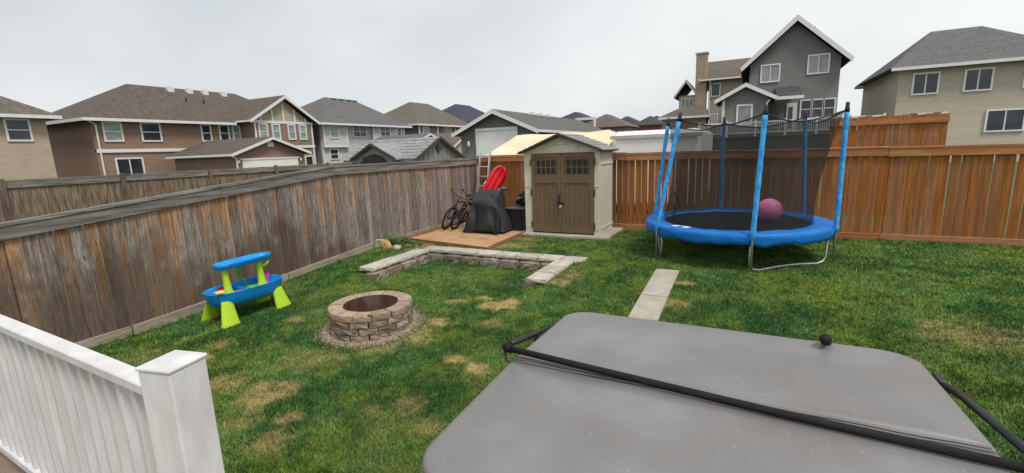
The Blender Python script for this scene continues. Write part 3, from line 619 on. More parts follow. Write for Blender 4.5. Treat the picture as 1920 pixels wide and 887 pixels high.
for x, zt in ((-7.77, 1.0), (-3.68, 1.0)):
    n_ = 8; pv, pf = [], []
    for j in range(n_ + 1):
        y = lerp(12.95, 16.95, j / n_); px, py, pz = tarp(0 if x < -5 else 1, j / n_); pv += [(x, y, .3), (x, y, pz - .01)]
    for j in range(n_): pf.append((2 * j, 2 * j + 2, 2 * j + 3, 2 * j + 1))
    o = MB().add(pv, pf).build('end_sheet', M['tarp'], T); md = o.modifiers.new('thick', 'SOLIDIFY'); md.thickness = .01
for x in (-7.7, -3.75):
    for y in (13.0, 16.9): MB().tube([(x, y, 0), (x, y, 2.0)], .025, 8).build('leg', M['galv'], T)

# --- white trailer
T = thing('trailer', 'white enclosed trailer parked behind the red fence beside the tarp', 'trailer', (-2.2, 14.6, 0))
MB().bbox(-3.55, -1.15, 13.6, 18.5, .5, 2.66, .12).build('body', M['white_vinyl'], T, False)
MB().box(-3.6, -1.1, 13.55, 13.6, 2.44, 2.54).build('trim_rail', M['alu'], T)
for x in (-3.2, -1.5):
    for y in (15.6, 16.5): MB(Matrix.Translation((x, y, .56)) @ Matrix.Rotation(R(90), 4, 'Y')).lathe([(.05, -.1), (.30, -.1), (.33, -.05), (.33, .05), (.30, .1), (.05, .1)], (0, 0, 0), 16).build('wheel', M['rubber'], T)
MB().tube([(-2.35, 13.6, .6), (-2.35, 12.4, .55)], .05, 8).build('hitch', M['black_metal'], T)
MB().tube([(-2.35, 12.45, .28), (-2.35, 12.45, .75)], .035, 8).build('jack', M['black_metal'], T)

# --- dark grey house on the right with its deck
H = thing('house', 'charcoal two-storey house with tall white-edged gable, behind the trampoline', 'house', (4, 48, 0))
MB().prism([(-.2, 0), (6.2, 0), (6.2, 8.55), (3.0, 11.55), (-.2, 8.55)], 'y', 46, 58).build('wall', M['s_charcoal'], H)
rf = gable_roof(H, M['r_dark'], 'y', 45.4, 58.5, -.85, 6.85, 8.45, 12.0, fascia=.42)
MB().tube([(4.4, 48, 10.6), (4.4, 48, 11.4)], .1, 8).build('vent_pipe', M['black_metal'], rf)
window(H, '-Y', 46, .72, 1.95, 7.15, 8.4, 2, 1, 'glass_grey'); window(H, '-Y', 46, 4.05, 5.35, 7.5, 8.8, 2, 1, 'glass_grey')
MB().prism([(-2.0, 0), (1.2, 0), (1.2, 5.6), (-.4, 6.5), (-2.0, 5.6)], 'y', 42, 45.99).build('wall', M['s_charcoal'], H)
gable_roof(H, M['r_dark'], 'y', 41.6, 46.5, -2.55, 1.75, 5.6, 6.75, fascia=.3, name='porch_roof')
MB().prism([(42.0, 5.5), (45.98, 6.6), (45.98, 6.5), (42.0, 5.36)], 'x', 1.77, 3.5).build('porch_roof', M['r_dark'], H)
MB().box(1.76, 3.55, 41.9, 42.0, 5.3, 5.52).build('gutter', M['white_trim'], H)
window(H, '-Y', 42, -.85, .05, 3.65, 5.0, 1, 1, 'glass_grey', .13)
MB().tube([(1.3, 41.9, 5.35), (1.12, 41.9, 5.1), (1.12, 41.9, 2.9)], .07, 8).build('downspout', M['white_trim'], H)
for x in (-1.93,): MB().box(x - .09, x + .09, 41.95, 42.05, 0, 5.5).build('corner_board', M['white_trim'], H)
dr = MB().box(2.7, 3.45, 45.9, 45.98, 2.9, 5.25).build('door', M['white_trim'], H); MB().box(2.85, 3.15, 45.86, 45.898, 3.2, 4.95).build('pane', M['glass_dark'], dr)
window(H, '-Y', 46, 3.75, 4.4, 4.0, 5.35, 1, 2, 'glass_dark'); window(H, '-Y', 46, 4.55, 5.2, 4.0, 5.35, 1, 2, 'glass_dark'); window(H, '-Y', 46, 5.35, 6.0, 4.0, 5.35, 1, 2, 'glass_dark')
D = thing('raised_deck', 'raised deck with white railing in front of the charcoal house', 'deck', (0, 40.5, 0))
MB().box(-3.5, 8.0, 39.2, 41.85, 2.55, 2.75).build('deck_floor', M['deck_wood'], D)
MB().box(-3.45, 7.95, 39.28, 39.36, 0, 2.54).build('skirting', M['deck_grey'], D)
MB().box(-3.5, 8.0, 39.22, 39.3, 3.58, 3.68).build('top_rail', M['white_trim'], D); MB().box(-3.5, 8.0, 39.24, 39.29, 2.84, 2.92).build('bottom_rail', M['white_trim'], D)
mb = MB()
for k in range(88):
    x = -3.4 + k * .13; mb.box(x - .02, x + .02, 39.245, 39.285, 2.921, 3.579)
mb.build('balusters', M['white_trim'], D, kind='stuff')
for x in (-3.45, -1.5, .4, 2.3, 4.2, 6.1, 7.95): MB().box(x - .07, x + .07, 39.17, 39.215, 2.6, 3.78).build('post', M['white_trim'], D)
# --- tan house behind
H = thing('house', 'tan two-storey house with tall chimney left of the charcoal house', 'house', (-3, 58, 0))
MB().box(-4.1, 2.5, 56, 66, 0, 8.9).build('wall', M['s_beige'], H)
gable_roof(H, M['r_tan'], 'x', -5.0, 3.0, 55.3, 66.5, 8.95, 11.4, um=60.5, fascia=.35)
ch = MB().bbox(-5.45, -4.35, 55.6, 57.0, 0, 11.6, .05).build('chimney', M['brick_tan'], H); MB().bbox(-5.55, -4.25, 55.5, 57.1, 11.61, 11.8, .04).build('cap', M['white_trim'], ch)
MB().box(-7.3, -5.46, 57.5, 64, 0, 7.6).build('bay', M['s_beige'], H)
gable_roof(H, M['r_tan'], 'y', 57.0, 64, -7.8, -5.3, 7.6, 9.3, fascia=.3, name='bay_roof')
window(H, '-Y', 57.5, -7.0, -5.8, 5.9, 7.2, 3, 1, 'glass_grey')
MB().box(-8.6, -4.2, 54.6, 57.4, 0, 5.1).build('bay', M['s_beige'], H)
hip_roof(MB(), -9.0, -3.9, 54.0, 57.45, 5.15, 6.3, -6.6, -4.4, 'x').build('bay_roof', M['r_tan'], H); eave_band(H, -9.0, -3.9, 54.0, 57.4, 5.15)
window(H, '-Y', 56, -3.8, -3.05, 7.2, 8.4, 1, 1, 'glass_dark'); window(H, '-Y', 56, -3.9, -3.2, 4.2, 5.2, 3, 4, 'glass_grey')
MB().tube([(-3.95, 55.35, 8.7), (-4.0, 55.9, 8.3), (-4.0, 55.9, 2.5)], .07, 8).build('downspout', M['white_trim'], H)
# --- right-hand neighbour beyond
H = thing('house', 'beige house with grey roof at the far right', 'house', (13.5, 47, 0))
MB().box(9.5, 18.5, 44, 56, 0, 7.0).build('wall', M['s_beige2'], H)
rf = hip_roof(MB(), 8.9, 19.1, 43.4, 56.6, 7.05, 10.3, 12.5, 15.5, 'x').build('roof', M['r_grey'], H); eave_band(rf, 8.9, 19.1, 43.4, 56.6, 7.05)
for u in (10.4, 13.2, 16.2): window(H, '-Y', 44, u, u + 1.3, 5.2, 6.5, 2, 1, 'glass_dark')
for u in (10.6, 14.6): window(H, '-Y', 44, u, u + 1.8, 2.4, 3.7, 2, 1, 'glass_dark')
# --- far houses between the roofs
def far_house(label, x, y, wx, wy, ze, zr, wm, rm, wins=()):
    h = thing('house', label, 'house', (x, y, 0), 'distant houses')
    MB().box(x - wx / 2, x + wx / 2, y - wy / 2, y + wy / 2, 0, ze).build('wall', M[wm], h)
    hip_roof(MB(), x - wx / 2 - .5, x + wx / 2 + .5, y - wy / 2 - .5, y + wy / 2 + .5, ze + .01, zr, y - wy * .18, y + wy * .18, 'y').build('roof', M[rm], h)
    for u, z0 in wins: window(h, '-Y', y - wy / 2, x + u, x + u + 1.2, z0, z0 + 1.3, 1, 2, 'glass_dark')
    for u, z0 in wins: window(h, '+X', x + wx / 2, y + u, y + u + 1.2, z0, z0 + 1.3, 1, 2, 'glass_dark')
    return h
far_house('distant house with dark roof just right of the garage ridge', -33, 98, 8, 10, 7.6, 9.7, 's_midgrey', 'r_blue')
h = far_house('distant taupe house with white balcony frame above the tarp shelter', -21.5, 80, 8, 9, 5.3, 7.6, 's_taupe', 'r_tan', ((-2.5, 3.2), (1.2, 3.2)))
mbf = MB(); mbf.box(-25.6, -22.2, 74.6, 75, 6.6, 7.0); mbf.box(-25.6, -25.3, 74.6, 74.9, 3, 6.6); mbf.box(-22.5, -22.2, 74.6, 74.9, 3, 6.6); mbf.box(-25.6, -22.2, 74.6, 75, 3.9, 4.1); mbf.build('balcony_frame', M['white_trim'], h)
far_house('distant white house with slate roof above the trailer', -24, 106, 7, 9, 6.5, 8.6, 's_white', 'r_blue', ((-2, 4),))
far_house('distant red house with dark roof above the trailer', -17.6, 98, 5, 9, 6.0, 7.9, 's_red', 'r_dark', ((-1, 3.6),))
far_house('distant pale house with grey roof beside the trampoline pole', -13.5, 112, 7, 9, 6.2, 8.4, 's_beige2', 'r_blue', ((-2, 3.8), (1, 3.8)))
far_house('most distant slate-roofed house in the gap between tan house and trailer', -21.5, 128, 8, 9, 7.0, 9.6, 's_midgrey', 'r_blue')

# ------------------------------------------------------------------ fences
def board_mesh(name, wd, th, h, m, bow=0.0):
    def fn(u, v, k): return ((u - .5) * th, (v - .5) * wd, k * h)
    mb = MB(); mb.bbox(-th / 2, th / 2, -wd / 2, wd / 2, 0, h, .004); return mesh_of(mb, name, m)
# left fence (runs along y at x = -7.25)
FX = -7.25
LF = thing('wooden_fence', 'tall weathered grey-brown board fence along the left side of the yard', 'fence', (FX, 6, 0))
bm = board_mesh('board', .136, .02, 1.0, M['fence_old'])
def ltop(y): return 2.045 - max(0, 6.6 - y) * .0885 - max(0, y - 6.6) * .004
y = .6; 
while y < 12.06:
    z0 = hgt(FX, y) + .02; h = ltop(y) - .015 - z0
    inst(bm, 'board', (FX - .012 + rnd.uniform(-.004, .004), y, z0), LF, (rnd.uniform(-.006, .006), rnd.uniform(-.004, .004), rnd.uniform(-.03, .03)), (1, rnd.uniform(.92, .985), h))
    y += .1405
for a, b in ((.55, 1.9), (1.905, 4.35), (4.355, 6.6), (6.605, 9.05), (9.055, 12.06)):
    mb = MB(); q = rnd.uniform(-.004, .004)
    mb.add([(FX + .002, a, ltop(a) - .155), (FX + .04, a, ltop(a) - .155), (FX + .04, b, ltop(b) - .155), (FX + .002, b, ltop(b) - .155),
            (FX + .002, a, ltop(a) - .012), (FX + .04, a, ltop(a) - .012), (FX + .04, b, ltop(b) - .012 + q), (FX + .002, b, ltop(b) - .012 + q)],
           [(0, 3, 2, 1), (4, 5, 6, 7), (0, 1, 5, 4), (1, 2, 6, 5), (2, 3, 7, 6), (3, 0, 4, 7)]); mb.build('top_rail', M['fence_cap'], LF)
    mb = MB()
    mb.add([(FX - .07, a, ltop(a) - .008), (FX + .055, a, ltop(a) - .008), (FX + .055, b, ltop(b) - .008), (FX - .07, b, ltop(b) - .008),
            (FX - .07, a, ltop(a) + .028), (FX + .055, a, ltop(a) + .028), (FX + .055, b, ltop(b) + .028), (FX - .07, b, ltop(b) + .028)],
           [(0, 3, 2, 1), (4, 5, 6, 7), (0, 1, 5, 4), (1, 2, 6, 5), (2, 3, 7, 6), (3, 0, 4, 7)]); mb.build('cap_board', M['fence_cap'], LF)
for a, b in ((.55, 2.9), (2.92, 5.3), (5.32, 7.45), (7.47, 9.5), (9.52, 12.06)):
    za, zb = hgt(FX, a) - .05, hgt(FX, b) - .05; x0, x1, t = FX + .003, FX + .05, .17
    MB().add([(x0, a, za), (x1, a, za), (x1, b, zb), (x0, b, zb), (x0, a, za + t), (x1, a, za + t), (x1, b, zb + t), (x0, b, zb + t)],
             [(0, 3, 2, 1), (4, 5, 6, 7), (0, 1, 5, 4), (1, 2, 6, 5), (2, 3, 7, 6), (3, 0, 4, 7)]).build('kickboard', M['fence_kick'], LF)
for y in (1.9, 4.35, 6.6, 9.05): MB().box(FX - .12, FX - .03, y - .045, y + .045, 0, ltop(y) - .02).build('post', M['fence_old'], LF)
# back fence (runs along x at y = 11.27)
FY = 11.27
BF = thing('wooden_fence', 'reddish-brown stained board fence across the back of the yard', 'fence', (-1, FY, 0))
mb = MB(); mb.bbox(-.068, .068, -.01, .01, 0, 1, .004); bm2 = mesh_of(mb, 'board', M['fence_red'])
def btop(x): return 2.085 - (x + 7) * .0065
def fyl(x): return FY + max(0, -2.6 - x) * .175
x = -7.1
while x < 6.0:
    z0 = .3; h = btop(x) - .02 - z0
    inst(bm2, 'board', (x, fyl(x) + rnd.uniform(-.004, .004), z0), BF, (rnd.uniform(-.004, .004), rnd.uniform(-.007, .007), rnd.uniform(-.03, .03) + (-.173 if x < -2.6 else 0)), (rnd.uniform(.95, 1.02), 1, h))
    x += .1455 + rnd.choice((0, 0, .003, .007, .011))
for a, b in ((-7.19, -5.05), (-5.045, -2.6), (-2.595, -.05), (-.045, 2.4), (2.405, 4.85), (4.855, 6.1)):
    z = btop((a + b) / 2); XF = Matrix.Translation((a, fyl(a), 0)) @ Matrix.Rotation(math.atan2(fyl(b) - fyl(a), b - a), 4, 'Z'); Lb = math.hypot(b - a, fyl(b) - fyl(a))
    MB(XF).bbox(0, Lb, -.055, -.014, z - .15, z - .004, .006).build('top_rail', M['fence_red_rail'], BF)
    MB(XF).bbox(0, Lb, -.07, .06, z, z + .035, .006).build('cap_board', M['fence_red_rail'], BF)
    MB(XF).bbox(0, Lb, -.055, -.014, .2, .37, .006).build('bottom_rail', M['fence_red_rail'], BF)
for x in (-5.05, -2.6, -.05, 2.4, 4.85): MB().box(x - .045, x + .045, fyl(x) + .02, fyl(x) + .11, 0, btop(x) - .03).build('post', M['fence_red'], BF)
# far neighbour fence, beyond the left one
NF = thing('wooden_fence', 'grey-brown board fence of the next yard, above the left fence', 'fence', (-16, 12, 0))
mb = MB()
yy = 2.0
while yy < 24: mb.box(-16.01, -15.99, yy - .066, yy + .066, 0, 1.85); yy += .14
mb.build('boards', M['fence_far'], NF, kind='stuff')
for a in np.arange(2, 24, 2.45):
    MB().box(-15.985, -15.95, a, a + 2.44, 1.77, 1.91).build('top_rail', M['fence_cap'], NF); MB().box(-16.06, -15.94, a, a + 2.44, 1.915, 1.955).build('cap_board', M['fence_cap'], NF)
    MB().box(-15.948, -15.9, a - .06, a + .06, 0, 2.0).build('post', M['fence_far'], NF)
# panel fence stub and pipe behind the right part of the back fence
PF = thing('privacy_screen', 'orange wooden screen behind the back fence at the right', 'fence', (3.1, 15, 0))
for k in range(16): MB().bbox(1.9 + k * .15, 1.9 + k * .15 + .142, 15 , 15.02, .0, 2.75 + .02 * (k % 3), .003).build('board', M['fence_red'], PF)
MB().box(1.9, 4.3, 14.95, 14.99, 2.55, 2.68).build('top_rail', M['fence_red_rail'], PF)

# ------------------------------------------------------------------ garden shed (beige resin)
SZ = .3
pad = tag(MB().bbox(-4.82, -2.62, 9.72, 11.12, .12, SZ, .015).build('concrete_pad', M['concrete'], None), 'pale concrete pad under the beige shed', 'pad')
S = thing('resin_shed', 'beige resin garden shed with brown double doors and grey roof', 'shed', (-3.76, 10.5, SZ))
sx0, sx1, sy0, sy1 = -4.68, -2.86, 9.95, 11.05; zE, zP, cxm = 2.2, 2.56, -3.76
MB().box(sx0, -4.49, sy0, sy0 + .06, SZ, 2.14).build('front_post', M['shed_wall'], S); MB().box(-2.99, sx1, sy0, sy0 + .06, SZ, 2.14).build('front_post', M['shed_wall'], S)
MB().prism([(sx0, 2.145), (sx1, 2.145), (sx1, zE - .02), (cxm, zP - .03), (sx0, zE - .02)], 'y', sy0, sy0 + .06).build('gable_panel', M['shed_wall'], S)
gt = MB()
gt.prism([(-4.2, 2.27), (cxm, 2.455), (-3.32, 2.27), (-3.36, 2.255), (cxm, 2.43), (-4.16, 2.255)], 'y', sy0 - .045, sy0 - .001); gt.build('gable_trim', M['shed_wall'], S)
MB().prism([(-3.93, 2.33), (cxm, 2.405), (-3.59, 2.33), (cxm, 2.35)], 'y', sy0 - .045, sy0 - .001).build('gable_trim', M['shed_wall'], S)
for xw in (sx0, sx1 - .05):
    for k in range(4):     # panelled side walls with raised ribs
        ya = sy0 + .061 + k * (sy1 - sy0 - .06) / 4; yb = ya + (sy1 - sy0 - .06) / 4 - .006
        MB().bbox(xw, xw + .05, ya, yb, SZ, 2.16, .008).build('side_panel', M['shed_wall'], S)
    xs = sx1 + .001 if xw > -4 else sx0 - .019
    for zb in (.42, 1.86): MB().box(xs, xs + .018, sy0 + .1, sy1 - .05, zb, zb + .035).build('wall_rib', M['shed_wall'], S)
MB().box(sx0, sx1, sy1 - .05, sy1, SZ, 2.2).build('back_wall', M['shed_wall'], S)
for z in (.42, 1.38, 1.9): 
    for xa, xb in ((sx0 + .02, -4.51), (-2.97, sx1 - .02)): MB().box(xa, xb, sy0 - .012, sy0 - .001, z, z + .02).build('post_groove', M['shed_wall'], S)
# doors
for side in (0, 1):
    xa, xb = ((-4.485, -3.762), (-3.755, -2.995))[side]
    dr = MB().box(xa, xb, sy0 - .012, sy0 + .03, SZ + .03, 2.13).build('door', M['shed_door'], S)
    mb = MB(); y0, y1 = sy0 - .032, sy0 - .013
    mb.box(xa, xa + .085, y0, y1, SZ + .03, 2.13); mb.box(xb - .085, xb, y0, y1, SZ + .03, 2.13)
    mb.box(xa + .086, xb - .086, y0, y1, SZ + .03, SZ + .2); mb.box(xa + .086, xb - .086, y0, y1, 1.47, 1.56); mb.box(xa + .086, xb - .086, y0, y1, 2.05, 2.13); mb.build('door_frame', M['shed_door'], dr)
    wz0, wz1, wa, wb = 1.66, 2.0, xa + .12, xb - .12
    MB().box(xa + .087, xb - .087, y0 + .001, y1, 1.561, wz0 - .015).build('door_frame', M['shed_door'], dr)
    for i in range(4):
        for j in range(2):
            u0, u1 = lerp(wa, wb, i / 4) + .012, lerp(wa, wb, (i + 1) / 4) - .012; z0, z1 = lerp(wz0, wz1, j / 2) + .012, lerp(wz0, wz1, (j + 1) / 2) - .012
            MB().box(u0, u1, sy0 - .02, sy0 - .013, z0, z1).build('pane', M['dark_glass'], dr)
    mb = MB()
    for i in range(5): u = lerp(wa, wb, i / 4); mb.box(u - .011, u + .011, sy0 - .03, sy0 - .013, wz0 - .012, wz1 + .012)
    for j in range(3): z = lerp(wz0, wz1, j / 2); mb.box(wa - .012, wb + .012, sy0 - .028, sy0 - .014, z - .011, z + .011)
    mb.build('glazing_bar', M['shed_door'], dr)
    for k in range(1, 5):
        u = lerp(xa + .086, xb - .086, k / 5); MB().box(u - .004, u + .004, sy0 - .018, sy0 - .0125, SZ + .21, 1.46).build('door_rib', M['shed_door'], dr)
    hx = xa - .03 if side == 0 else xb - .005
    for z in (.42, 1.17, 1.86): MB().bbox(hx, hx + .035, sy0 - .045, sy0 - .012, z, z + .16, .006).build('hinge', M['shed_trim'], dr)
MB().box(-3.763, -3.754, sy0 - .02, sy0 - .005, SZ + .03, 2.12).build('door_gap', M['black_metal'], S)
hd = MB(); hd.tube([(-3.80, sy0 - .03, 1.02), (-3.80, sy0 - .075, 1.06), (-3.80, sy0 - .075, 1.2), (-3.80, sy0 - .03, 1.24)], .017, 8); hd.bbox(-3.85, -3.70, sy0 - .055, sy0 - .033, .96, 1.03, .006); hd.build('door_handle', M['black_metal'], S)
MB().bbox(-3.79, -3.73, sy0 - .09, sy0 - .056, .9, .97, .01).build('padlock', M['alu'], S)
# roof: two slabs with separate shingle courses
ov, rx0, rx1 = .16, -4.74, -2.76
sl = MB().prism([(rx0, zE - .02), (cxm, zP), (rx1, zE - .02), (rx1, zE - .055), (cxm, zP - .04), (rx0, zE - .055)], 'y', sy0 - ov, sy1 + .1).build('roof', M['shed_trim'], S)
for s_ in (-1, 1):
    for k in range(7):
        t0, t1 = k / 7, (k + 1.25) / 7; t1 = min(t1, 1)
        xe = rx0 - .03 if s_ < 0 else rx1 + .03
        xA, xB = lerp(xe, cxm, t0), lerp(xe, cxm, t1); zA, zB = lerp(zE - .03, zP, t0), lerp(zE - .03, zP, t1)
        MB().prism([(xA, zA + .006), (xB, zB + .003), (xB, zB + .010), (xA, zA + .028)], 'y', sy0 - ov + .02, sy1 + .13).build('shingle_course', M['shed_roof'], sl)
MB().prism([(rx0 - .03, zE - .02), (cxm, zP + .02), (rx1 + .03, zE - .02), (rx1 + .03, zE - .055), (cxm, zP - .025), (rx0 - .03, zE - .055)], 'y', sy0 - ov - .02, sy0 - ov - .001).build('barge_board', M['shed_trim'], sl)

# ------------------------------------------------------------------ sandbox
SB = thing('sandbox', 'low red-stained plank sandbox filled with coarse sand, before the covered grill', 'sandbox', (-5.9, 9.5, .2))
q = [(-7.13, 8.45), (-4.62, 8.02), (-4.72, 11.3), (-7.15, 11.85)]
def bar2(p, r_, wd, z0, z1, mtl, nm, par, off=0):
    p = Vector((*p, 0)); r_ = Vector((*r_, 0)); d = (r_ - p).normalized(); n_ = Vector((-d.y, d.x, 0)); v = []
    for z in (z0, z1):
        for a, b in ((p, 0), (r_, 0), (r_, 1), (p, 1)): c = a + n_ * (wd * b + off); v.append((c.x, c.y, z))
    return MB().add(v, [(0, 3, 2, 1), (4, 5, 6, 7), (0, 1, 5, 4), (1, 2, 6, 5), (2, 3, 7, 6), (3, 0, 4, 7)]).build(nm, mtl, par)
for i in range(4):
    a, b = q[i], q[(i + 1) % 4]; dd = (Vector(b) - Vector(a)).normalized() * .045
    bar2(a if i % 2 == 0 else (a[0] + dd.x, a[1] + dd.y), b if i % 2 == 0 else (b[0] - dd.x, b[1] - dd.y), .04, .15, .325 if i else .30, M['sand_board'], 'board', SB)
n_ = 40; vs_, fs_ = [], []
for i in range(n_ + 1):
    for j in range(n_ + 1):
        u, v = i / n_, j / n_; p = Vector(q[0]).lerp(Vector(q[1]), u).lerp(Vector(q[3]).lerp(Vector(q[2]), u), v)
        cxy = Vector((-5.9, 9.6)); p = cxy + (p - cxy) * .975
        vs_.append((p.x, p.y, .272 + .03 * (float(fbm(np.array([p.x]), np.array([p.y]), 1.8)[0]) - .5)))
for i in range(n_):
    for j in range(n_): a = i * (n_ + 1) + j; fs_.append((a, a + n_ + 1, a + n_ + 2, a + 1))
MB().add(vs_, fs_).build('sand', M['sand'], SB, True)

# ------------------------------------------------------------------ sunken stone bench wall
BW = thing('stone_bench', 'low stone block bench wall in a U shape before the sandbox', 'bench', (-4.4, 7.3, 0))
def blockmesh(lx, ly, lz, seed, m, rough=.008, nx=4, ny=2, nz=2, name='wall_block'):
    q_ = random.Random(seed); mb = MB()
    def fn(u, v, k):
        j = lambda: q_.uniform(-rough, rough)
        bx = .022
        x, y_, z = (u - .5) * lx, (v - .5) * ly, k * lz
        e = sum(1 for t in (u, v, k) if t in (0, 1))
        if e >= 2: x *= 1 - bx / lx; y_ *= 1 - bx / ly; z = lz / 2 + (z - lz / 2) * (1 - bx / lz)
        w_ = 1 if e < 2 else .3
        return (x + j() * w_, y_ + j() * 1.5 * w_, z + j() * .3 * w_)
    mb.grid(nx, ny, nz, fn); return mesh_of(mb, name, m)
CAPM = [blockmesh(.44, .34, .085, s_, M['block'], .005) for s_ in range(4)]
WALM = [blockmesh(.40, .25, .19, s_ + 20, M['block_face'], .012, 5, 2, 3) for s_ in range(4)]
def capb(x, y, rz, i, zc=.262): inst(CAPM[i % 4], 'cap_block', (x, y, zc - .06 + rnd.uniform(-.004, .004)), BW, (0, 0, rz + rnd.uniform(-.015, .015)), (rnd.uniform(.97, .995), 1, 1))
def walb(x, y, rz, i, zc): inst(WALM[i % 4], 'wall_block', (x, y, zc), BW, (0, 0, rz + rnd.uniform(-.02, .02)), (rnd.uniform(.97, .995), 1, 1))
ct = .29 - .085 + .06
for i in range(8):                      # back run
    capb(-6.02 + .44 * i + .22, 7.78, 0, i, ct)
for i in range(7): walb(-5.82 + .42 * i + .2, 7.63, 0, i, .008)
for i in range(4): capb(-5.98, 7.41 - .41 * i - .02, R(90), i + 1, ct); 
for i in range(4): walb(-5.84, 7.30 - .40 * i - .02, R(90), i + 2, .008)
for i in range(3): capb(-2.83, 7.39 - .44 * i, R(90), i + 3, ct)
for i in range(3): walb(-2.96, 7.30 - .40 * i, R(90), i, .05)

# ------------------------------------------------------------------ fire pit
PC = (-4.3, 4.31); PZ = float(hgt(*PC)) - .02
FP = thing('fire_pit', 'round stone block fire pit with rusty steel liner on the lawn', 'fire pit', (*PC, PZ))
def wedge(r0_, r1_, ang, h, seed, m, rough, nm):
    q_ = random.Random(seed); mb = MB()
    def fn(u, v, k):
        a = (u - .5) * ang; rr = lerp(r0_, r1_, v); e = sum(1 for t in (u, v, k) if t in (0, 1))
        if e >= 2: rr = lerp(rr, (r0_ + r1_) / 2, .05); k = lerp(k, .5, .12)
        if u in (0, 1): a *= .955 if e < 2 else .93
        if v == 1: rr += q_.uniform(-rough, rough * .8) * (1 if e < 2 else .3)
        return (rr * math.sin(a), rr * math.cos(a), k * h)
    mb.grid(4, 3, 3, fn); return mesh_of(mb, nm, m)
NB = 14
capm = [wedge(.345, .53, 2 * math.pi / NB, .088, s_, M['pit_cap'], .006, 'cap_stone') for s_ in range(4)]
walm = [wedge(.37, .525, 2 * math.pi / NB, .082, s_ + 9, M['pit_wall'], .010, 'wall_stone') for s_ in range(5)]
for c_ in range(3):
    for k in range(NB): inst(walm[(k * 3 + c_) % 5], 'wall_stone', (*PC, PZ + c_ * .083), FP, (0, 0, 2 * math.pi * (k + .5 * (c_ % 2)) / NB + rnd.uniform(-.01, .01)))
for k in range(NB): inst(capm[(k * 3) % 4], 'cap_stone', (*PC, PZ + .249 + rnd.uniform(-.003, .003)), FP, (0, 0, 2 * math.pi * (k + .25) / NB + rnd.uniform(-.015, .015)))
MB().loft([[(PC[0] + r_ * math.cos(2 * math.pi * k / 40), PC[1] + r_ * math.sin(2 * math.pi * k / 40), z) for k in range(40)] for r_, z in ((.342, PZ - .02), (.342, PZ + .332), (.336, PZ + .332), (.336, PZ - .02))], cap=False, closed=True).build('steel_liner', M['rust'], FP, True, angle=40)
MB().blob((*PC, PZ + .0), (.33, .33, .06), 8, .1, 24, 8).build('ash_bed', M['ash'], FP, True)
tag(MB().blob((-3.955, 3.93, PZ + .352), (.032, .028, .02), 4, .2, 10, 6).build('pebble', M['rock_yellow'], None, True), 'small yellow stone lying on the fire pit rim', 'stone')
# gravel ring
N = 5200; a_ = NR.uniform(0, 2 * np.pi, N); rr = .5 + np.abs(NR.normal(0, .075, N)) + NR.uniform(0, .06, N)
oct_v = np.array([(1, 0, 0), (-1, 0, 0), (0, 1, 0), (0, -1, 0), (0, 0, 1), (0, 0, -1)], float); oct_f = np.array([(0, 2, 4), (2, 1, 4), (1, 3, 4), (3, 0, 4), (2, 0, 5), (1, 2, 5), (3, 1, 5), (0, 3, 5)])
px = PC[0] + .05 * 0 + rr * np.cos(a_); py = PC[1] + rr * np.sin(a_); sz = NR.uniform(.006, .014, N)
pv = oct_v[None] * sz[:, None, None] * NR.uniform(.7, 1.3, (N, 6, 3)) + np.stack([px, py, hgt_np(px, py) + .012 + (fbm(px, py, 1.7) - .5) * .03], 1)[:, None, :]
pf = oct_f[None] + (np.arange(N) * 6)[:, None, None]
gcol = np.array([.30, .245, .19])[None] * NR.uniform(.5, 1.6, (N, 1)) * NR.uniform(.9, 1.1, (N, 3))
go = np_mesh('gravel', pv.reshape(-1, 3), pf.reshape(-1, 3), np.repeat(gcol, 6, 0), M['gravel']); tag(go, 'ring of pea gravel round the fire pit', 'gravel', kind='stuff')

# ------------------------------------------------------------------ stepping path
PA = bpy.data.objects.new('path', None); COL.objects.link(PA); PA.location = (-1.05, 6.3, 0); WO[PA.name] = Vector((-1.05, 6.3, 0)); tag(PA, 'pale concrete slab path running from the hot tub', kind='structure')
for a, b in ((6.32, 7.55), (5.08, 6.31), (3.84, 5.07)):
    za, zb = hgt(-1, a) + .012, hgt(-1, b) + .012
    x0, x1 = -1.235, -.87
    MB().add([(x0, a, za - .1), (x1, a, za - .1), (x1, b, zb - .1), (x0, b, zb - .1), (x0 + .006, a + .006, za + .014), (x1 - .006, a + .006, za + .014), (x1 - .006, b - .006, zb + .014), (x0 + .006, b - .006, zb + .014)],
             [(0, 3, 2, 1), (4, 5, 6, 7), (0, 1, 5, 4), (1, 2, 6, 5), (2, 3, 7, 6), (3, 0, 4, 7)]).build('paving_slab', M['concrete'], PA)

# ------------------------------------------------------------------ hot tub
TX0, TX1, TY0, TY1, TF = -1.24, .98, 1.33, 3.46, 2.36
HT = thing('hot_tub', 'hot tub under a grey folding vinyl cover in the foreground', 'hot tub', ((TX0 + TX1) / 2, TF, 0))
for k in range(9):
    xa = TX0 + .07 + k * (TX1 - TX0 - .14) / 9; xb = xa + (TX1 - TX0 - .14) / 9 - .008
    for y in (TY0 + .06, TY1 - .09): MB().bbox(xa, xb, y, y + .03, 0, .80, .004).build('cabinet_panel', M['cabinet'], HT)
for k in range(9):
    ya = TY0 + .07 + k * (TY1 - TY0 - .14) / 9; yb = ya + (TY1 - TY0 - .14) / 9 - .008
    for x in (TX0 + .06, TX1 - .09): MB().bbox(x, x + .03, ya, yb, 0, .80, .004).build('cabinet_panel', M['cabinet'], HT)
MB().bbox(TX0 + .02, TX1 - .02, TY0 + .02, TY1 - .02, .805, .865, .02).build('shell_rim', M['vinyl_side'], HT)
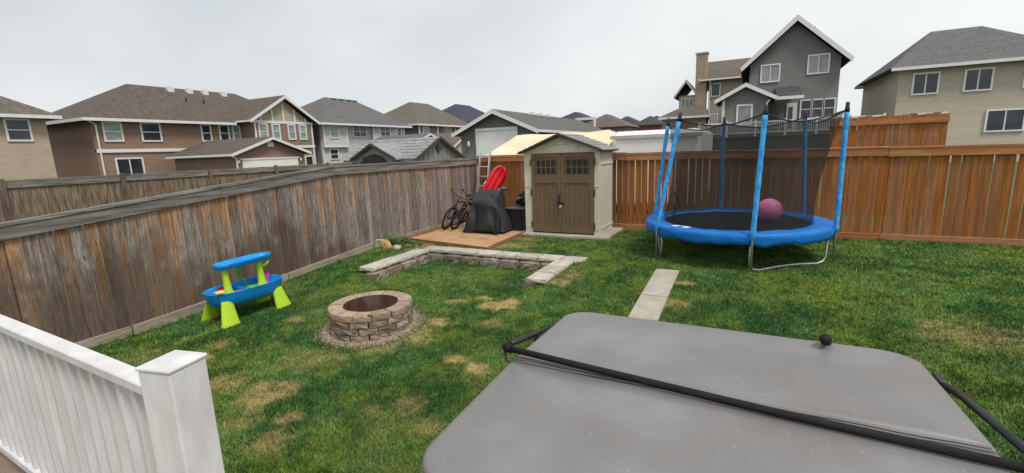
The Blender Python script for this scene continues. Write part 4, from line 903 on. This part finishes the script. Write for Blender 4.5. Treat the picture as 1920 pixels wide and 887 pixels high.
def rrect_outline(x0, x1, y0, y1, rc, inset=0.0, n=8):
    """corner radii rc = (x0y0, x1y0, x1y1, x0y1)"""
    pts = []
    for (cx_, cy_, a0, r_) in ((x0, y0, 180, rc[0]), (x1, y0, 270, rc[1]), (x1, y1, 0, rc[2]), (x0, y1, 90, rc[3])):
        r_ = max(r_, .02); ox = cx_ + (r_ if cx_ == x0 else -r_); oy = cy_ + (r_ if cy_ == y0 else -r_); ri = max(r_ - inset, .004)
        for k in range(n + 1): a = R(a0 + 90 * k / n); pts.append((ox + (ri) * math.cos(a) , oy + (ri) * math.sin(a)))
    return pts
def cover_half(y0, y1, fold_at_y1, rc):
    yf = y1 if fold_at_y1 else y0; yo = y0 if fold_at_y1 else y1
    def top(x, y): return lerp(.945, .985, abs(y - yo) / abs(yf - yo))
    rings = []
    cxx, cyy = (TX0 + TX1) / 2, (y0 + y1) / 2
    for inset, dz in ((0, -.115), (0, -.06), (.0, -.03), (.005, -.016), (.014, -.006), (.03, -.0015), (.06, 0)):
        rings.append([(x, y, top(x, y) + dz) for x, y in rrect_outline(TX0, TX1, y0, y1, rc, inset)])
    base = rrect_outline(TX0, TX1, y0, y1, rc, .06)
    for s_ in (.8, .55, .3, .05): rings.append([(cxx + (x - cxx) * s_, cyy + (y - cyy) * s_, top(0, cyy + (y - cyy) * s_) + .006 * (1 - s_) + .004 * math.sin(3 * x) * math.sin(5 * y)) for x, y in base])
    return MB().loft(rings)
cover_half(TY0, TF - .006, True, (.20, .20, .03, .03)).build('cover_half', M['vinyl'], HT, True)
cover_half(TF + .006, TY1, False, (.03, .03, .20, .20)).build('cover_half', M['vinyl'], HT, True)
for yy_, sgn in ((TF - .012, -1), (TF + .012, 1)): MB().tube([(lerp(TX0 + .03, TX1 - .03, k / 20), yy_ + .002 * math.sin(k), .983 + .002 * math.sin(k * 1.7)) for k in range(21)], .0055, 6).build('fold_piping', M['vinyl_side'], HT, True)
CL = thing('cover_lifter', 'black tubular cover lifter lying across the grey hot tub cover', 'cover lifter', (-1.3, 2.4, .8))
MB().tube([(-1.26, 2.39, 1.035), (-.9, 2.365, 1.026), (.2, 2.285, 1.006), (1.0, 2.235, 1.004)], .0195, 12).build('foam_bar', M['foam'], CL, True)
MB().tube([(-1.25, 2.39, 1.035), (-1.285, 2.395, 1.036), (-1.305, 2.42, 1.03), (-1.315, 2.48, 1.018)], .027, 12).build('elbow', M['foam'], CL, True)
MB().tube([(-1.312, 2.46, 1.022), (-1.325, 3.0, .90), (-1.325, 3.32, .83)], .019, 10).build('side_arm', M['black_metal'], CL, True)
MB().tube([(1.0, 2.235, 1.004), (1.05, 2.245, 1.002), (1.07, 2.30, .995)], .027, 12).build('elbow', M['foam'], CL, True)
MB().tube([(1.07, 2.29, .997), (1.07, 3.0, .90), (1.07, 3.32, .83)], .019, 10).build('side_arm', M['black_metal'], CL, True)
for x in (-1.325, 1.07): MB().bbox(x - .02, x + .02 + .06 * (1 if x < 0 else -1) * 0, 3.28, 3.4, .2, .86, .006).build('bracket', M['black_metal'], CL)
MB().tube([(-1.3, 2.40, 1.01), (-1.28, 2.37, .965), (-1.2, 2.36, .95)], .008, 6).build('strap', M['black_metal'], CL, True)
MB().bbox(-1.335, -1.26, 2.9, 2.95, .84, .89, .006).build('clamp', M['black_metal'], CL)
tag(MB().tube([(.56, 3.52, .70), (.535, 3.47, .86), (.51, 3.38, .985), (.495, 3.30, 1.015), (.488, 3.27, 1.018)], [.02, .022, .03, .034, .02], 12).build('grip', M['foam'], None, True), 'black padded hand grip at the far edge of the hot tub', 'grip')

# ------------------------------------------------------------------ deck the camera stands on, and the white wrapped post
DK = thing('wooden_deck', 'low wooden deck at the house side', 'deck', (0, -1, 0))
for k in range(22): MB().bbox(-4.8, 2.4, -2.0 + k * .145, -2.0 + k * .145 + .138, .41, .45, .004).build('deck_board', M['deck_wood'], DK)
MB().box(-4.75, 2.35, 1.1, 1.14, .0, .405).build('fascia', M['deck_wood'], DK)
WP = thing('deck_railing', 'white deck railing ending in a square post at the near left', 'railing', (-2.9, .78, .45))
X_ = Matrix.Translation((-1.738, .795, 0)) @ Matrix.Rotation(R(12), 4, 'Z')
MB(X_).bbox(-.07, .07, -.07, .07, .45, 1.565, .006).build('post', M['white_cover'], WP)
MB(X_).bbox(-.074, .074, -.074, .074, 1.566, 1.58, .004).build('cap', M['white_cover'], WP)
Y_ = Matrix.Translation((-1.80, .785, 0)) @ Matrix.Rotation(R(180 - 2), 4, 'Z')
MB(Y_).bbox(.0, 2.9, -.035, .035, 1.43, 1.475, .006).build('top_rail', M['white_cover'], WP)
MB(Y_).bbox(.0, 2.9, -.03, .03, .56, .61, .006).build('bottom_rail', M['white_cover'], WP)
for k in range(24): MB(Y_).bbox(.09 + k * .118, .09 + k * .118 + .034, -.017, .017, .611, 1.429, .003).build('baluster', M['white_cover'], WP)

# ------------------------------------------------------------------ trampoline
TC = Vector((-.17, 9.3, 0)); TR = 1.5; TZ = .85
def tp(a, r_, z): return (TC.x + r_ * math.cos(R(a)), TC.y + r_ * math.sin(R(a)), z)
TR_ = thing('trampoline', 'round blue-padded trampoline with net enclosure on the right', 'trampoline', (TC.x, TC.y, .24))
MB().tube([tp(360 * k / 48, TR - .03, TZ - .05) for k in range(48)], .024, 8, True).build('frame_ring', M['galv'], TR_, True)
MB().lathe([(.001, 0), (TR - .28, 0), (TR - .28, .008), (.001, .012)], (TC.x, TC.y, TZ - .03), 64).build('jumping_mat', M['tramp_mat'], TR_, False)
prof = [(-.30, -.005), (-.25, .014), (-.12, .02), (0, .018), (.035, .008), (.052, -.012), (.056, -.06), (.05, -.11), (.045, -.165), (.03, -.165), (.03, -.06), (-.02, -.012), (-.3, -.018)]
rings = []
for k in range(120):
    a = 3 * k; w_ = .014 * math.sin(R(a * 11)) + .012 * math.sin(R(a * 17 + 40)) + .008 * math.sin(R(a * 31)); rings.append([tp(a, TR + dr_ + (w_ * .6 if dz < -.02 else 0), TZ + dz + (w_ if dz < -.08 else .35 * w_)) for dr_, dz in prof])
mb = MB(); mb.loft(rings, cap=False, closed=True); mb.build('spring_pad', M['blue_pad'], TR_, True)
mb = MB(); mb.add([tp(a, r_, TZ + .024) for a, r_ in ((-131, 1.32), (-118, 1.30), (-118, 1.44), (-131, 1.45))], [(0, 1, 2, 3)]); o = mb.build('warning_label', M['white_trim'], TR_); md = o.modifiers.new('t', 'SOLIDIFY'); md.thickness = .004
poles = [(-79, (.20, 7.83, 2.70)), (-139, (-1.04, 8.36, 2.70)), (161, (-1.43, 9.79, 2.69)), (101, (-.47, 10.77, 2.70)), (41, (.91, 10.28, 2.70)), (-19, (1.32, 8.80, 2.72))]
tops = []
for a, t in poles:
    b = Vector(tp(a, TR + .075, .30)); b2 = Vector(tp(a, TR + .075, TZ - .07)); t = Vector(t)
    pl = MB().tube([tuple(b), tuple(b2), tuple(b2.lerp(t, .5)), tuple(t)], .017, 10).build('pole', M['galv'], TR_, True)
    path = [b2.lerp(t, .0 + .955 * k / 22) for k in range(23)]
    MB().tube([tuple(p) for p in path], [.037 + .003 * math.sin(k * 2.3 + a) for k in range(23)], 12).build('sleeve', M['blue_sleeve'], pl, True)
    d_ = (t - b2).normalized()
    MB().tube([tuple(t - d_ * .10), tuple(t - d_ * .02), tuple(t), tuple(t + d_ * .05), tuple(t + d_ * .07)], [.033, .033, .026, .03, .012], 12).build('cap', M['black_metal'], pl, True)
    tops.append(t - d_ * .06)
# legs: three W shaped tube legs
def leg(a1, a2):
    p1, p2 = Vector(tp(a1, TR - .03, 0)), Vector(tp(a2, TR - .03, 0)); z1, z2 = .245, .245
    q1, q2 = p1 + (p2 - p1) * .12, p2 + (p1 - p2) * .12; path = []
    path += [(p1.x, p1.y, TZ - .06), (p1.x, p1.y, z1 + .13), (lerp(p1.x, q1.x, .3), lerp(p1.y, q1.y, .3), z1 + .045), (q1.x, q1.y, z1 + .018)]
    path += [(q1.x + (q2.x - q1.x) * t, q1.y + (q2.y - q1.y) * t, z1 + .018 + .03 * math.sin(math.pi * t)) for t in (.3, .5, .7)]
    path += [(q2.x, q2.y, z2 + .018), (lerp(p2.x, q2.x, .3), lerp(p2.y, q2.y, .3), z2 + .045), (p2.x, p2.y, z2 + .13), (p2.x, p2.y, TZ - .06)]
    MB().tube(path, .02, 8).build('leg', M['galv'], TR_, True)
leg(-79, -19); leg(41, 101); leg(161, -139)
# net: hangs from the cord between the pole tops down to the mat's edge
cord = []; net_v, net_f = [], []; NS, NH = 10, 12
order = [0, 5, 4, 3, 2, 1]; angs = [-79, -19, 41, 101, 161, 221]
cols_ = []
for i in range(6):
    A, B = tops[order[i]], tops[order[(i + 1) % 6]]; a0, a1 = angs[i], angs[i] + 60
    for k in range(NS):
        t = k / NS; top_ = A.lerp(B, t); top_.z -= .13 * math.sin(math.pi * t) ; c2 = Vector((TC.x, TC.y, top_.z)); top_ = top_ + (c2 - top_).normalized() * .07 * math.sin(math.pi * t) + (c2 - top_).normalized() * .03
        bot = Vector(tp(a0 + 60 * t, TR - .27, TZ - .005)); cols_.append((top_, bot)); cord.append(tuple(top_))
for (top_, bot) in cols_:
    for j in range(NH + 1):
        s_ = j / NH; p = bot.lerp(top_, s_); c2 = Vector((TC.x, TC.y, p.z)); p = p + (c2 - p).normalized() * (.06 * math.sin(math.pi * s_)); net_v.append(tuple(p))
nc = len(cols_)
for i in range(nc):
    for j in range(NH): a = i * (NH + 1) + j; b = ((i + 1) % nc) * (NH + 1) + j; net_f.append((a, b, b + 1, a + 1))
MB().add(net_v, net_f).build('safety_net', M['net'], TR_, True)
MB().tube(cord, .012, 6, True).build('net_cord', M['black_metal'], TR_, True)
p0 = Vector(tp(-150, TR - .28, TZ)); dv = [(-1.16, 8.6, .93), (-1.12, 8.62, 1.05), (-1.04, 8.68, 1.2), (-1.1, 8.66, 1.34), (-1.2, 8.62, 1.5)]
MB().tube([(-1.02, 8.72, .84)] + dv, .012, 6).build('door_strap', M['black_metal'], TR_, True)
tag(MB().blob((.39, 9.26, TZ + .20), (.21, .21, .20), 1, .0, 28, 18).build('ball', M['pink'], None, True), 'pink rubber ball resting on the trampoline mat', 'ball')

# ------------------------------------------------------------------ water table toy
WT = thing('water_table', 'blue and lime plastic water play table beside the left fence', 'toy', (-6.45, 4.05, .03))
wz = float(hgt(-6.4, 4.0))
AX = Matrix.Translation((-6.46, 4.03, 0)) @ Matrix.Rotation(R(84), 4, 'Z')     # local x = long axis
def oval(t, hx, hy): # superellipse outline with a slight waist
    c, s_ = math.cos(t), math.sin(t); x = hx * math.copysign(abs(c) ** .75, c); y_ = hy * math.copysign(abs(s_) ** .75, s_); return x, y_ * (1 - .10 * math.cos(2 * math.pi * x / hx / 1.2) * 0)
def ovring(hx, hy, z, tilt=.02, n=40):
    hx = hx * .87
    return [(*oval(2 * math.pi * k / n, hx, hy), z + tilt * oval(2 * math.pi * k / n, hx, hy)[0]) for k in range(n)]
rings = [ovring(.50, .23, .26), ovring(.555, .265, .30), ovring(.585, .29, .39), ovring(.60, .305, .45), ovring(.605, .31, .465), ovring(.59, .297, .468), ovring(.575, .28, .455), ovring(.555, .262, .38), ovring(.5, .21, .355), ovring(.02, .02, .355)]
MB(AX).loft(rings).build('basin', M['toy_blue'], WT, True, angle=50)
MB(AX).bbox(-.06, -.02, -.24, .24, .357, .43, .008).build('basin_divider', M['toy_blue'], WT)
for lx, ly in ((-.36, -.2), (.36, -.2), (-.36, .2), (.36, .2)):
    sx_, sy_ = math.copysign(1, lx), math.copysign(1, ly); rings = []
    for k in range(15):
        t = k / 14; z = lerp(.33, 0, t); wx = lerp(.07, .12, t) + (.004 if k % 2 else 0); wy = lerp(.03, .045, t) + (.004 if k % 2 else 0); cx_, cy_ = lx + sx_ * .03 * t, ly + sy_ * (.0 + .09 * t)
        rings.append([(cx_ + oval(2 * math.pi * j / 16, wx, wy)[0], cy_ + oval(2 * math.pi * j / 16, wx, wy)[1], z) for j in range(16)])
    MB(Matrix.Translation((0, 0, wz - .01)) @ AX).loft(rings).build('leg', M['toy_lime'], WT, True, angle=40)
for lx in (-.26, .30):
    z0 = .46 + .02 * lx * 0; rings = [[(lx * .87 + oval(2 * math.pi * j / 14, w1, w2)[0] + dx, oval(2 * math.pi * j / 14, w1, w2)[1], z) for j in range(14)] for w1, w2, z, dx in ((.085, .07, .355, 0), (.08, .065, .40, 0), (.05, .045, .44, 0), (.042, .04, .6, -.01), (.04, .038, .79, -.02))]
    MB(AX).loft(rings).build('post', M['toy_lime'], WT, True, angle=50)
MB(AX).tube([(.27, -.01, .66), (.34, -.03, .70), (.37, -.05, .74)], [.025, .022, .018], 10).build('spout', M['toy_lime'], WT, True)
rings = [ovring(.42, .115, .765, .04), ovring(.455, .135, .79, .04), ovring(.47, .145, .835, .04), ovring(.463, .137, .845, .04), ovring(.44, .115, .84, .04), ovring(.41, .09, .802, .04), ovring(.02, .02, .80, .04)]
MB(AX @ Matrix.Translation((.03, .0, .0))).loft(rings).build('upper_tray', M['toy_blue'], WT, True, angle=50)
mb = MB(AX); c5 = (-.42, -.19)
st = []
for k in range(20): rr_ = (.085 if k % 4 == 0 else .045 if k % 4 == 2 else .062); st.append((c5[0] + rr_ * math.cos(2 * math.pi * k / 20), c5[1] + rr_ * math.sin(2 * math.pi * k / 20)))
mb.loft([[(x, y_, .475) for x, y_ in st], [(x, y_, .49) for x, y_ in st], [(lerp(x, c5[0], .5), lerp(y_, c5[1], .5), .508) for x, y_ in st]])
tag(mb.build('toy_starfish', M['toy_yellow'], None, True), 'yellow starfish toy on the corner of the water table', 'toy')
def cup(lx, ly, z, r_, h, m, nm, lab):
    o = MB(AX @ Matrix.Translation((lx, ly, z))).lathe([(.01, 0), (r_ * .78, 0), (r_, h), (r_ * .9, h), (r_ * .7, h * .12), (.01, h * .12)], (0, 0, 0), 18).build(nm, m, None, True, angle=40); return tag(o, lab, 'toy')
cup(.36, .12, .37, .085, .16, M['toy_pink'], 'toy_cup', 'pink toy cup at the far end of the water table')
cup(.10, -.02, .357, .09, .055, M['toy_green'], 'toy_dish', 'small green toy dish in the middle of the water table')
cup(-.16, -.17, .36, .06, .075, M['toy_pink'], 'toy_dish', 'pink and purple toy piece in the near half of the water table')
cup(-.28, .08, .357, .05, .12, M['toy_red'], 'toy_cup', 'red toy piece by the left post of the water table')
mb = MB(AX); mb.tube([(.10, .12, .36), (.07, .15, .50), (.05, .17, .56)], .013, 8); mb.blob((.035, .18, .63), (.045, .022, .085), 2, .05, 12, 8)
tag(mb.build('toy_scoop', M['toy_green'], None, True), 'green toy scoop standing upright in the water table', 'toy')

# ------------------------------------------------------------------ grill, box, bikes, sled, ladder
GC = thing('covered_grill', 'barbecue grill under a draped black fabric cover', 'grill', (-5.66, 9.86, .28))
rings = []
def gpt(u, z, t):   # rounded rectangle outline with folds; t 0 bottom .. 1 top
    hx = lerp(.50, .32, t ** .75); hy = lerp(.36, .26, t ** .9)
    c, s_ = math.cos(u), math.sin(u); ex = lerp(.22, .42, t); x = hx * math.copysign(abs(c) ** ex, c); y_ = hy * math.copysign(abs(s_) ** ex, s_)
    am = .13 * (1 - t) ** .8 + .018; k_ = 1 + am * (.5 + .5 * abs(math.sin(3.5 * u + 2 * t))) * (math.sin(9 * u + 1 + 2 * t) + .6 * math.sin(16 * u + 2.2 - 3 * t) + .5 * math.sin(5 * u + t))
    return x * k_, y_ * k_
for i in range(19):
    t = i / 18; z = lerp(0, 1.0, t); ring = []
    for k in range(120):
        u = 2 * math.pi * k / 120; x, y_ = gpt(u, z, t); zz_ = z
        if t > .6: zz_ -= (t - .6) * .62 * max(0, .2 - y_ / .26) / 1.2          # lid slopes towards the front
        if i == 0: zz_ = .03 + .03 * math.sin(7 * u) * math.sin(3 * u)
        ring.append((-5.66 + x + .03 * math.sin(6 * t + 3 * u), 9.88 + y_ - .05 * (1 - t) + .02 * math.sin(9 * t + 2 * u), .285 + zz_ + .018 * math.sin(4 * u + 8 * t) * t))
    rings.append(ring)
last = rings[-1]; cx_ = sum(p[0] for p in last) / 120; cy_ = sum(p[1] for p in last) / 120; cz_ = sum(p[2] for p in last) / 120
for s_ in (.93, .6, .05): rings.append([(lerp(cx_, p[0], s_), lerp(cy_, p[1], s_), lerp(cz_ + .03, p[2], s_) + .012) for p in last])
MB().loft(rings).build('fabric_cover', M['grill_cover'], GC, True)
MB().box(-5.95, -5.35, 9.7, 10.05, .28, 1.0).build('grill_body', M['black_metal'], GC)
DB = thing('deck_box', 'black resin storage box between grill and shed', 'box', (-4.98, 10.4, .28))
for k in range(4):
    xa = -5.30 + k * .148; MB().bbox(xa, xa + .142, 10.10, 10.14, .28, .80, .008).build('front_slat', M['box_black'], DB)
MB().box(-5.30, -4.71, 10.141, 10.75, .28, .80).build('body', M['box_black'], DB)
MB().bbox(-5.33, -4.69, 10.07, 10.78, .805, .86, .02).build('lid', M['box_lid'], DB)
for i, (c, rad, m_, lab) in enumerate((((-4.98, 10.62, 1.0), (.24, .2, .16), 'dark_cloth', 'heap of black cloth on the storage box beside the shed'), ((-4.86, 10.55, 1.17), (.15, .14, .10), 'navy', 'navy bundled jacket on top of the black cloth heap'),
        ((-4.84, 10.42, 1.07), (.12, .08, .06), 'green_cloth', 'dark green cloth tucked under the navy jacket'), ((-5.03, 10.42, 1.06), (.07, .05, .03), 'teal_cloth', 'small bright green cloth on the black heap'),
        ((-4.90, 10.40, 1.0), (.07, .05, .035), 'magenta_cloth', 'small magenta cloth on the black heap'))):
    tag(MB().blob(c, rad, i + 3, .35, 22, 14, .1).build('cloth_bundle', M[m_], None, True), lab, 'cloth')
tag(MB().blob((-5.42, 10.25, 1.30), (.12, .07, .045), 9, .15, 14, 8).build('cushion', M['box_lid'], None, True), 'grey pad lying behind the covered grill', 'cushion')
# red sled
SL = thing('sled', 'red plastic toboggan leaning upright behind the covered grill', 'sled', (-5.95, 10.55, .4))
base, tip = Vector((-6.34, 10.40, .62)), Vector((-5.66, 10.74, 1.83)); ax_ = (tip - base).normalized(); nr_ = Vector((.40, -.90, .12)); nr_ = (nr_ - ax_ * nr_.dot(ax_)).normalized(); sd_ = ax_.cross(nr_).normalized()
L = (tip - base).length; NL, NW = 24, 14; vs_, fs_ = [], []
for i in range(NL + 1):
    t = i / NL; wdt = .20 * (1 if t < .8 else math.sqrt(max(.03, 1 - ((t - .8) / .205) ** 2))) * (1 if t > .1 else .9)
    for j in range(NW + 1):
        s_ = j / NW * 2 - 1; rim = -.075 * abs(s_) ** 5 + (.04 * (math.cos(s_ * math.pi * 3) * .5 + .5) if abs(s_) < .8 else 0); curl = .05 * max(0, (t - .78) / .22) ** 2
        p = base + ax_ * (L * t) + sd_ * (wdt * s_) + nr_ * (rim + curl); vs_.append(tuple(p))
for i in range(NL):
    for j in range(NW): a = i * (NW + 1) + j; fs_.append((a, a + NW + 1, a + NW + 2, a + 1))
o = MB().add(vs_, fs_).build('sled_tray', M['red'], SL, True); md = o.modifiers.new('t', 'SOLIDIFY'); md.thickness = .012
for s_ in (-1, 1): 
    c = base + ax_ * (L * .55) + sd_ * (s_ * .2) + nr_ * .02; MB().tube([tuple(c - ax_ * .1), tuple(c + nr_ * .03), tuple(c + ax_ * .1)], .01, 6).build('handle', M['white_trim'], SL, True)
# ladder
LD = thing('ladder', 'aluminium ladder standing in the fence corner', 'ladder', (-6.85, 11.5, .28))
lb, lt = Vector((-7.0, 11.42, .28)), Vector((-6.97, 11.86, 2.22)); lw = Vector((.32, 0, 0))
for s_ in (0, 1):
    a, b = lb + lw * s_, lt + lw * s_; MB().add([tuple(p + Vector(d)) for p in (a, b) for d in ((-.02, -.035, 0), (.02, -.035, 0), (.02, .035, 0), (-.02, .035, 0))], [(0, 3, 2, 1), (4, 5, 6, 7), (0, 1, 5, 4), (1, 2, 6, 5), (2, 3, 7, 6), (3, 0, 4, 7)]).build('rail', M['alu'], LD)
for k in range(7):
    p = lb.lerp(lt, (k + .55) / 7.1); MB().tube([tuple(p + Vector((.02, 0, 0))), tuple(p + lw - Vector((.02, 0, 0)))], .017, 8).build('rung', M['alu'], LD)
# bicycles
def bicycle(loc, lean, rz, label, accent, fm):
    B = thing('bicycle', label, 'bicycle', loc, 'bicycles leaning by the fence')
    X = Matrix.Translation(loc) @ Matrix.Rotation(R(rz), 4, 'Z') @ Matrix.Rotation(R(lean), 4, 'X')    # local x = forward
    for nm, cx_ in (('front_wheel', .52), ('rear_wheel', -.50)):
        ring = [(cx_ + .30 * math.cos(2 * math.pi * k / 32), 0, .325 + .30 * math.sin(2 * math.pi * k / 32)) for k in range(32)]
        wh = MB(X).tube(ring, .027, 8, True).build(nm, M['rubber'], B, True)
        ring = [(cx_ + .267 * math.cos(2 * math.pi * k / 32), 0, .325 + .267 * math.sin(2 * math.pi * k / 32)) for k in range(32)]
        MB(X).tube(ring, .013, 6, True).build('rim', M['black_metal'], wh, True)
        mb = MB(X)
        for k in range(14): a = 2 * math.pi * k / 14; mb.tube([(cx_ + .02 * math.cos(a), .02 * (1 if k % 2 else -1), .325 + .02 * math.sin(a)), (cx_ + .26 * math.cos(a + .1), 0, .325 + .26 * math.sin(a + .1))], 0.002, 4)
        mb.tube([(cx_, -.05, .325), (cx_, .05, .325)], .022, 8); mb.build('spokes', M['black_metal'], wh)
    bb, st_, hd, hb = (-.06, 0, .29), (-.20, 0, .70), (.33, 0, .76), (.37, 0, .64)
    mb = MB(X)
    for a, b, r_ in ((bb, st_, .017), (st_, hd, .018), (bb, hb, .021), (hd, hb, .022)): mb.tube([a, b], r_, 8)
    for s_ in (-.05, .05): mb.tube([(bb[0], s_ * .5, bb[2]), (-.50, s_, .325)], .011, 6); mb.tube([(st_[0], s_ * .3, st_[2]), (-.50, s_, .325)], .009, 6)
    mb.build('frame', M[fm], B, True)
    mb = MB(X)
    for s_ in (-.05, .05): mb.tube([(.375, s_, .62), (.44, s_, .5), (.52, s_, .325)], .014, 8)
    mb.tube([(.375, -.06, .62), (.375, .06, .62)], .018, 8); mb.build('fork', M[accent], B, True)
    mb = MB(X); mb.tube([hd, (.30, 0, .88)], .015, 8); mb.tube([(.20, -.31, .95), (.28, -.2, .92), (.31, 0, .90), (.28, .2, .92), (.20, .31, .95)], .013, 8); mb.build('handlebar', M['black_metal'], B, True)
    mb = MB(X)
    for s_ in (-1, 1): mb.tube([(.22, s_ * .28, .944), (.16, s_ * .36, .955)], .018, 8)
    mb.build('grips', M['foam'], B, True)
    mb = MB(X); mb.tube([st_, (-.245, 0, .86)], .013, 8); sp = MB(X); sp.loft([[(x, y_ * wd_, .87 + h_ * (1 if y_ == 0 else .3)) for y_, h_ in ((-1, .02), (-.6, .035), (0, .04), (.6, .035), (1, .02), (.6, 0), (-.6, 0))] for x, wd_ in ((-.40, .05), (-.36, .075), (-.28, .06), (-.2, .03), (-.13, .02), (-.11, .008))])
    mb.build('seat_post', M['alu'], B, True); sp.build('saddle', M['foam'], B, True)
    mb = MB(X); mb.lathe([(.001, 0), (.09, 0), (.09, .004), (.001, .004)], (0, 0, 0), 4); mb = MB(X @ Matrix.Translation((-.06, -.04, .29)) @ Matrix.Rotation(R(90), 4, 'X')).lathe([(.02, 0), (.09, 0), (.09, .006), (.02, .006)], (0, 0, 0), 20)
    mb.build('chainring', M['alu'], B)
    mb = MB(X); mb.tube([(-.06, -.06, .29), (.06, -.065, .20)], .011, 6); mb.tube([(-.06, .06, .29), (-.18, .065, .38)], .011, 6); mb.bbox(.02, .11, -.16, -.07, .185, .21, .004); mb.bbox(-.23, -.13, .07, .16, .37, .395, .004); mb.build('pedals', M['black_metal'], B)
    return B
bicycle((-7.02, 10.32, .275), -24, -82, 'dark bicycle nearest the weathered left fence', 'black_metal', 'black_metal')
bicycle((-6.78, 10.40, .275), -28, -84, 'dark bicycle between the other bicycle and the covered grill', 'box_lid', 'black_metal')

# ------------------------------------------------------------------ stones and weeds by the fence
tag(MB().grid(3, 3, 3, lambda u, v, k: (-7.13 + (u - .5) * .17 + rnd.uniform(-.008, .008), 7.60 + (v - .5) * .14 + rnd.uniform(-.008, .008), .2 + k * .21 + rnd.uniform(-.008, .008))).build('concrete_block', M['block'], None), 'grey concrete block standing against the left fence', 'block')
tag(MB().blob((-6.93, 7.56, .29), (.12, .10, .12), 5, .25, 18, 12).build('rock', M['rock_yellow'], None, True), 'yellow sandstone rock beside the grey concrete block', 'rock')
tag(MB().blob((-6.60, 7.52, .275), (.09, .08, .065), 15, .25, 16, 10).build('rock', M['rock_pale'], None, True), 'pale flat rock right of the yellow sandstone', 'rock')
def weed(c, n, spread, h, seed, label):
    q_ = random.Random(seed); W_ = thing('weed_plant', label, 'plant', c, 'weeds by the sandbox'); mb = MB(); ms = MB()
    for i in range(n):
        a = q_.uniform(0, 6.28); r_ = spread * math.sqrt(q_.random()); x, y_ = c[0] + r_ * math.cos(a), c[1] + r_ * math.sin(a); hh = h * q_.uniform(.35, 1)
        dx, dy = q_.uniform(-.05, .05), q_.uniform(-.05, .05); ms.tube([(x, y_, c[2] - .02), (x + dx, y_ + dy, c[2] + hh)], .003, 4)
        for k in range(5):
            t = q_.uniform(.3, 1); L_ = q_.uniform(.03, .075); b = q_.uniform(0, 6.28); p = Vector((x + dx * t, y_ + dy * t, c[2] + hh * t)); d = Vector((math.cos(b), math.sin(b), q_.uniform(-.2, .6))); s_ = Vector((-math.sin(b), math.cos(b), 0)) * L_ * .35
            mb.add([tuple(p), tuple(p + d * L_ * .5 + s_), tuple(p + d * L_ - Vector((0, 0, L_ * .2))), tuple(p + d * L_ * .5 - s_)], [(0, 1, 2, 3)])
    mb.build('foliage', M['leaf'], W_); ms.build('stem', M['leaf'], W_)
weed((-6.98, 8.02, .24), 90, .26, .20, 3, 'bushy green weeds between the left fence and the sandbox corner')
weed((-6.55, 7.95, .24), 40, .28, .10, 4, 'sparse low weeds behind the pale flat rock')
weed((-7.05, 7.85, .24), 30, .12, .26, 6, 'taller weeds right behind the concrete block')

# ------------------------------------------------------------------ grass
def grass(n):
    # denser near the camera
    r_ = 1.6 * (14.0 / 1.6) ** NR.random(n * 2); a = NR.uniform(R(58), R(172), n * 2); x = r_ * np.cos(a); y = r_ * np.sin(a)
    keep = (x > -7.18) & (x < 6.5) & (y > 1.0) & (y < 11.22)
    keep &= ~((x > -7.2) & (x < -4.62) & (y > 8.47 - (x + 7.13) * .172) )
    keep &= ~((x > -4.84) & (x < -2.60) & (y > 9.70))
    keep &= ((x - PC[0]) ** 2 + (y - PC[1]) ** 2) > (.60 + NR.uniform(-.06, .06, n * 2)) ** 2
    keep &= ~((x > TX0 + .05) & (x < TX1 - .05) & (y > TY0) & (y < TY1 - .05))
    keep &= ~((x > -1.25) & (x < -.86) & (y > 3.82) & (y < 7.56))
    keep &= ~((x > -6.14) & (x < -2.66) & (y > 7.5) & (y < 7.96)); keep &= ~((x > -6.16) & (x < -5.7) & (y > 5.9) & (y < 7.9)); keep &= ~((x > -3.1) & (x < -2.64) & (y > 6.25) & (y < 7.9))
    d = dryness(x, y); keep &= NR.random(n * 2) > d * .62
    x, y = x[keep][:n], y[keep][:n]; n = len(x)
    dist = np.hypot(x, y); lush = fbm(x + 3, y + 8, .9); d = dryness(x, y)
    h = (.013 + .024 * NR.random(n) + .022 * (NR.random(n) < .04)) * (.7 + .8 * lush) * (1 - .45 * d); edge = (x < -7.08) | ((np.hypot(x - PC[0], y - PC[1]) < .72)); h = np.where(edge, h * 1.3, h)
    wd = .0014 + .00045 * dist; f = NR.uniform(0, 2 * np.pi, n); bend = NR.uniform(.2, 1.1, n) * h; g_ = NR.uniform(0, 2 * np.pi, n)
    z = hgt_np(x, y) + (fbm(x, y, 1.7) - .5) * .03 - .004
    ux, uy = np.cos(f) * wd, np.sin(f) * wd; bx, by = np.cos(g_) * bend, np.sin(g_) * bend
    V = np.empty((n, 5, 3))
    V[:, 0] = np.stack([x - ux, y - uy, z], 1); V[:, 1] = np.stack([x + ux, y + uy, z], 1)
    V[:, 2] = np.stack([x - ux * .8 + bx * .35, y - uy * .8 + by * .35, z + h * .6], 1); V[:, 3] = np.stack([x + ux * .8 + bx * .35, y + uy * .8 + by * .35, z + h * .6], 1)
    V[:, 4] = np.stack([x + bx, y + by, z + h], 1)
    F = np.array([(0, 1, 3), (0, 3, 2), (2, 3, 4)])[None] + (np.arange(n) * 5)[:, None, None]
    c = lawn_rgb(x, y, True) * NR.uniform(.58, 1.6, (n, 1)); strawb = NR.random(n) < .035 + .2 * d; c[strawb] = np.array([.34, .26, .12]) * NR.uniform(.6, 1.2, (strawb.sum(), 1))
    return np_mesh('grass', V.reshape(-1, 3), F.reshape(-1, 3), np.repeat(c, 5, 0), M['grass'])
tag(grass(560000), 'patchy green lawn grass with straw-coloured worn spots', 'grass', kind='stuff')
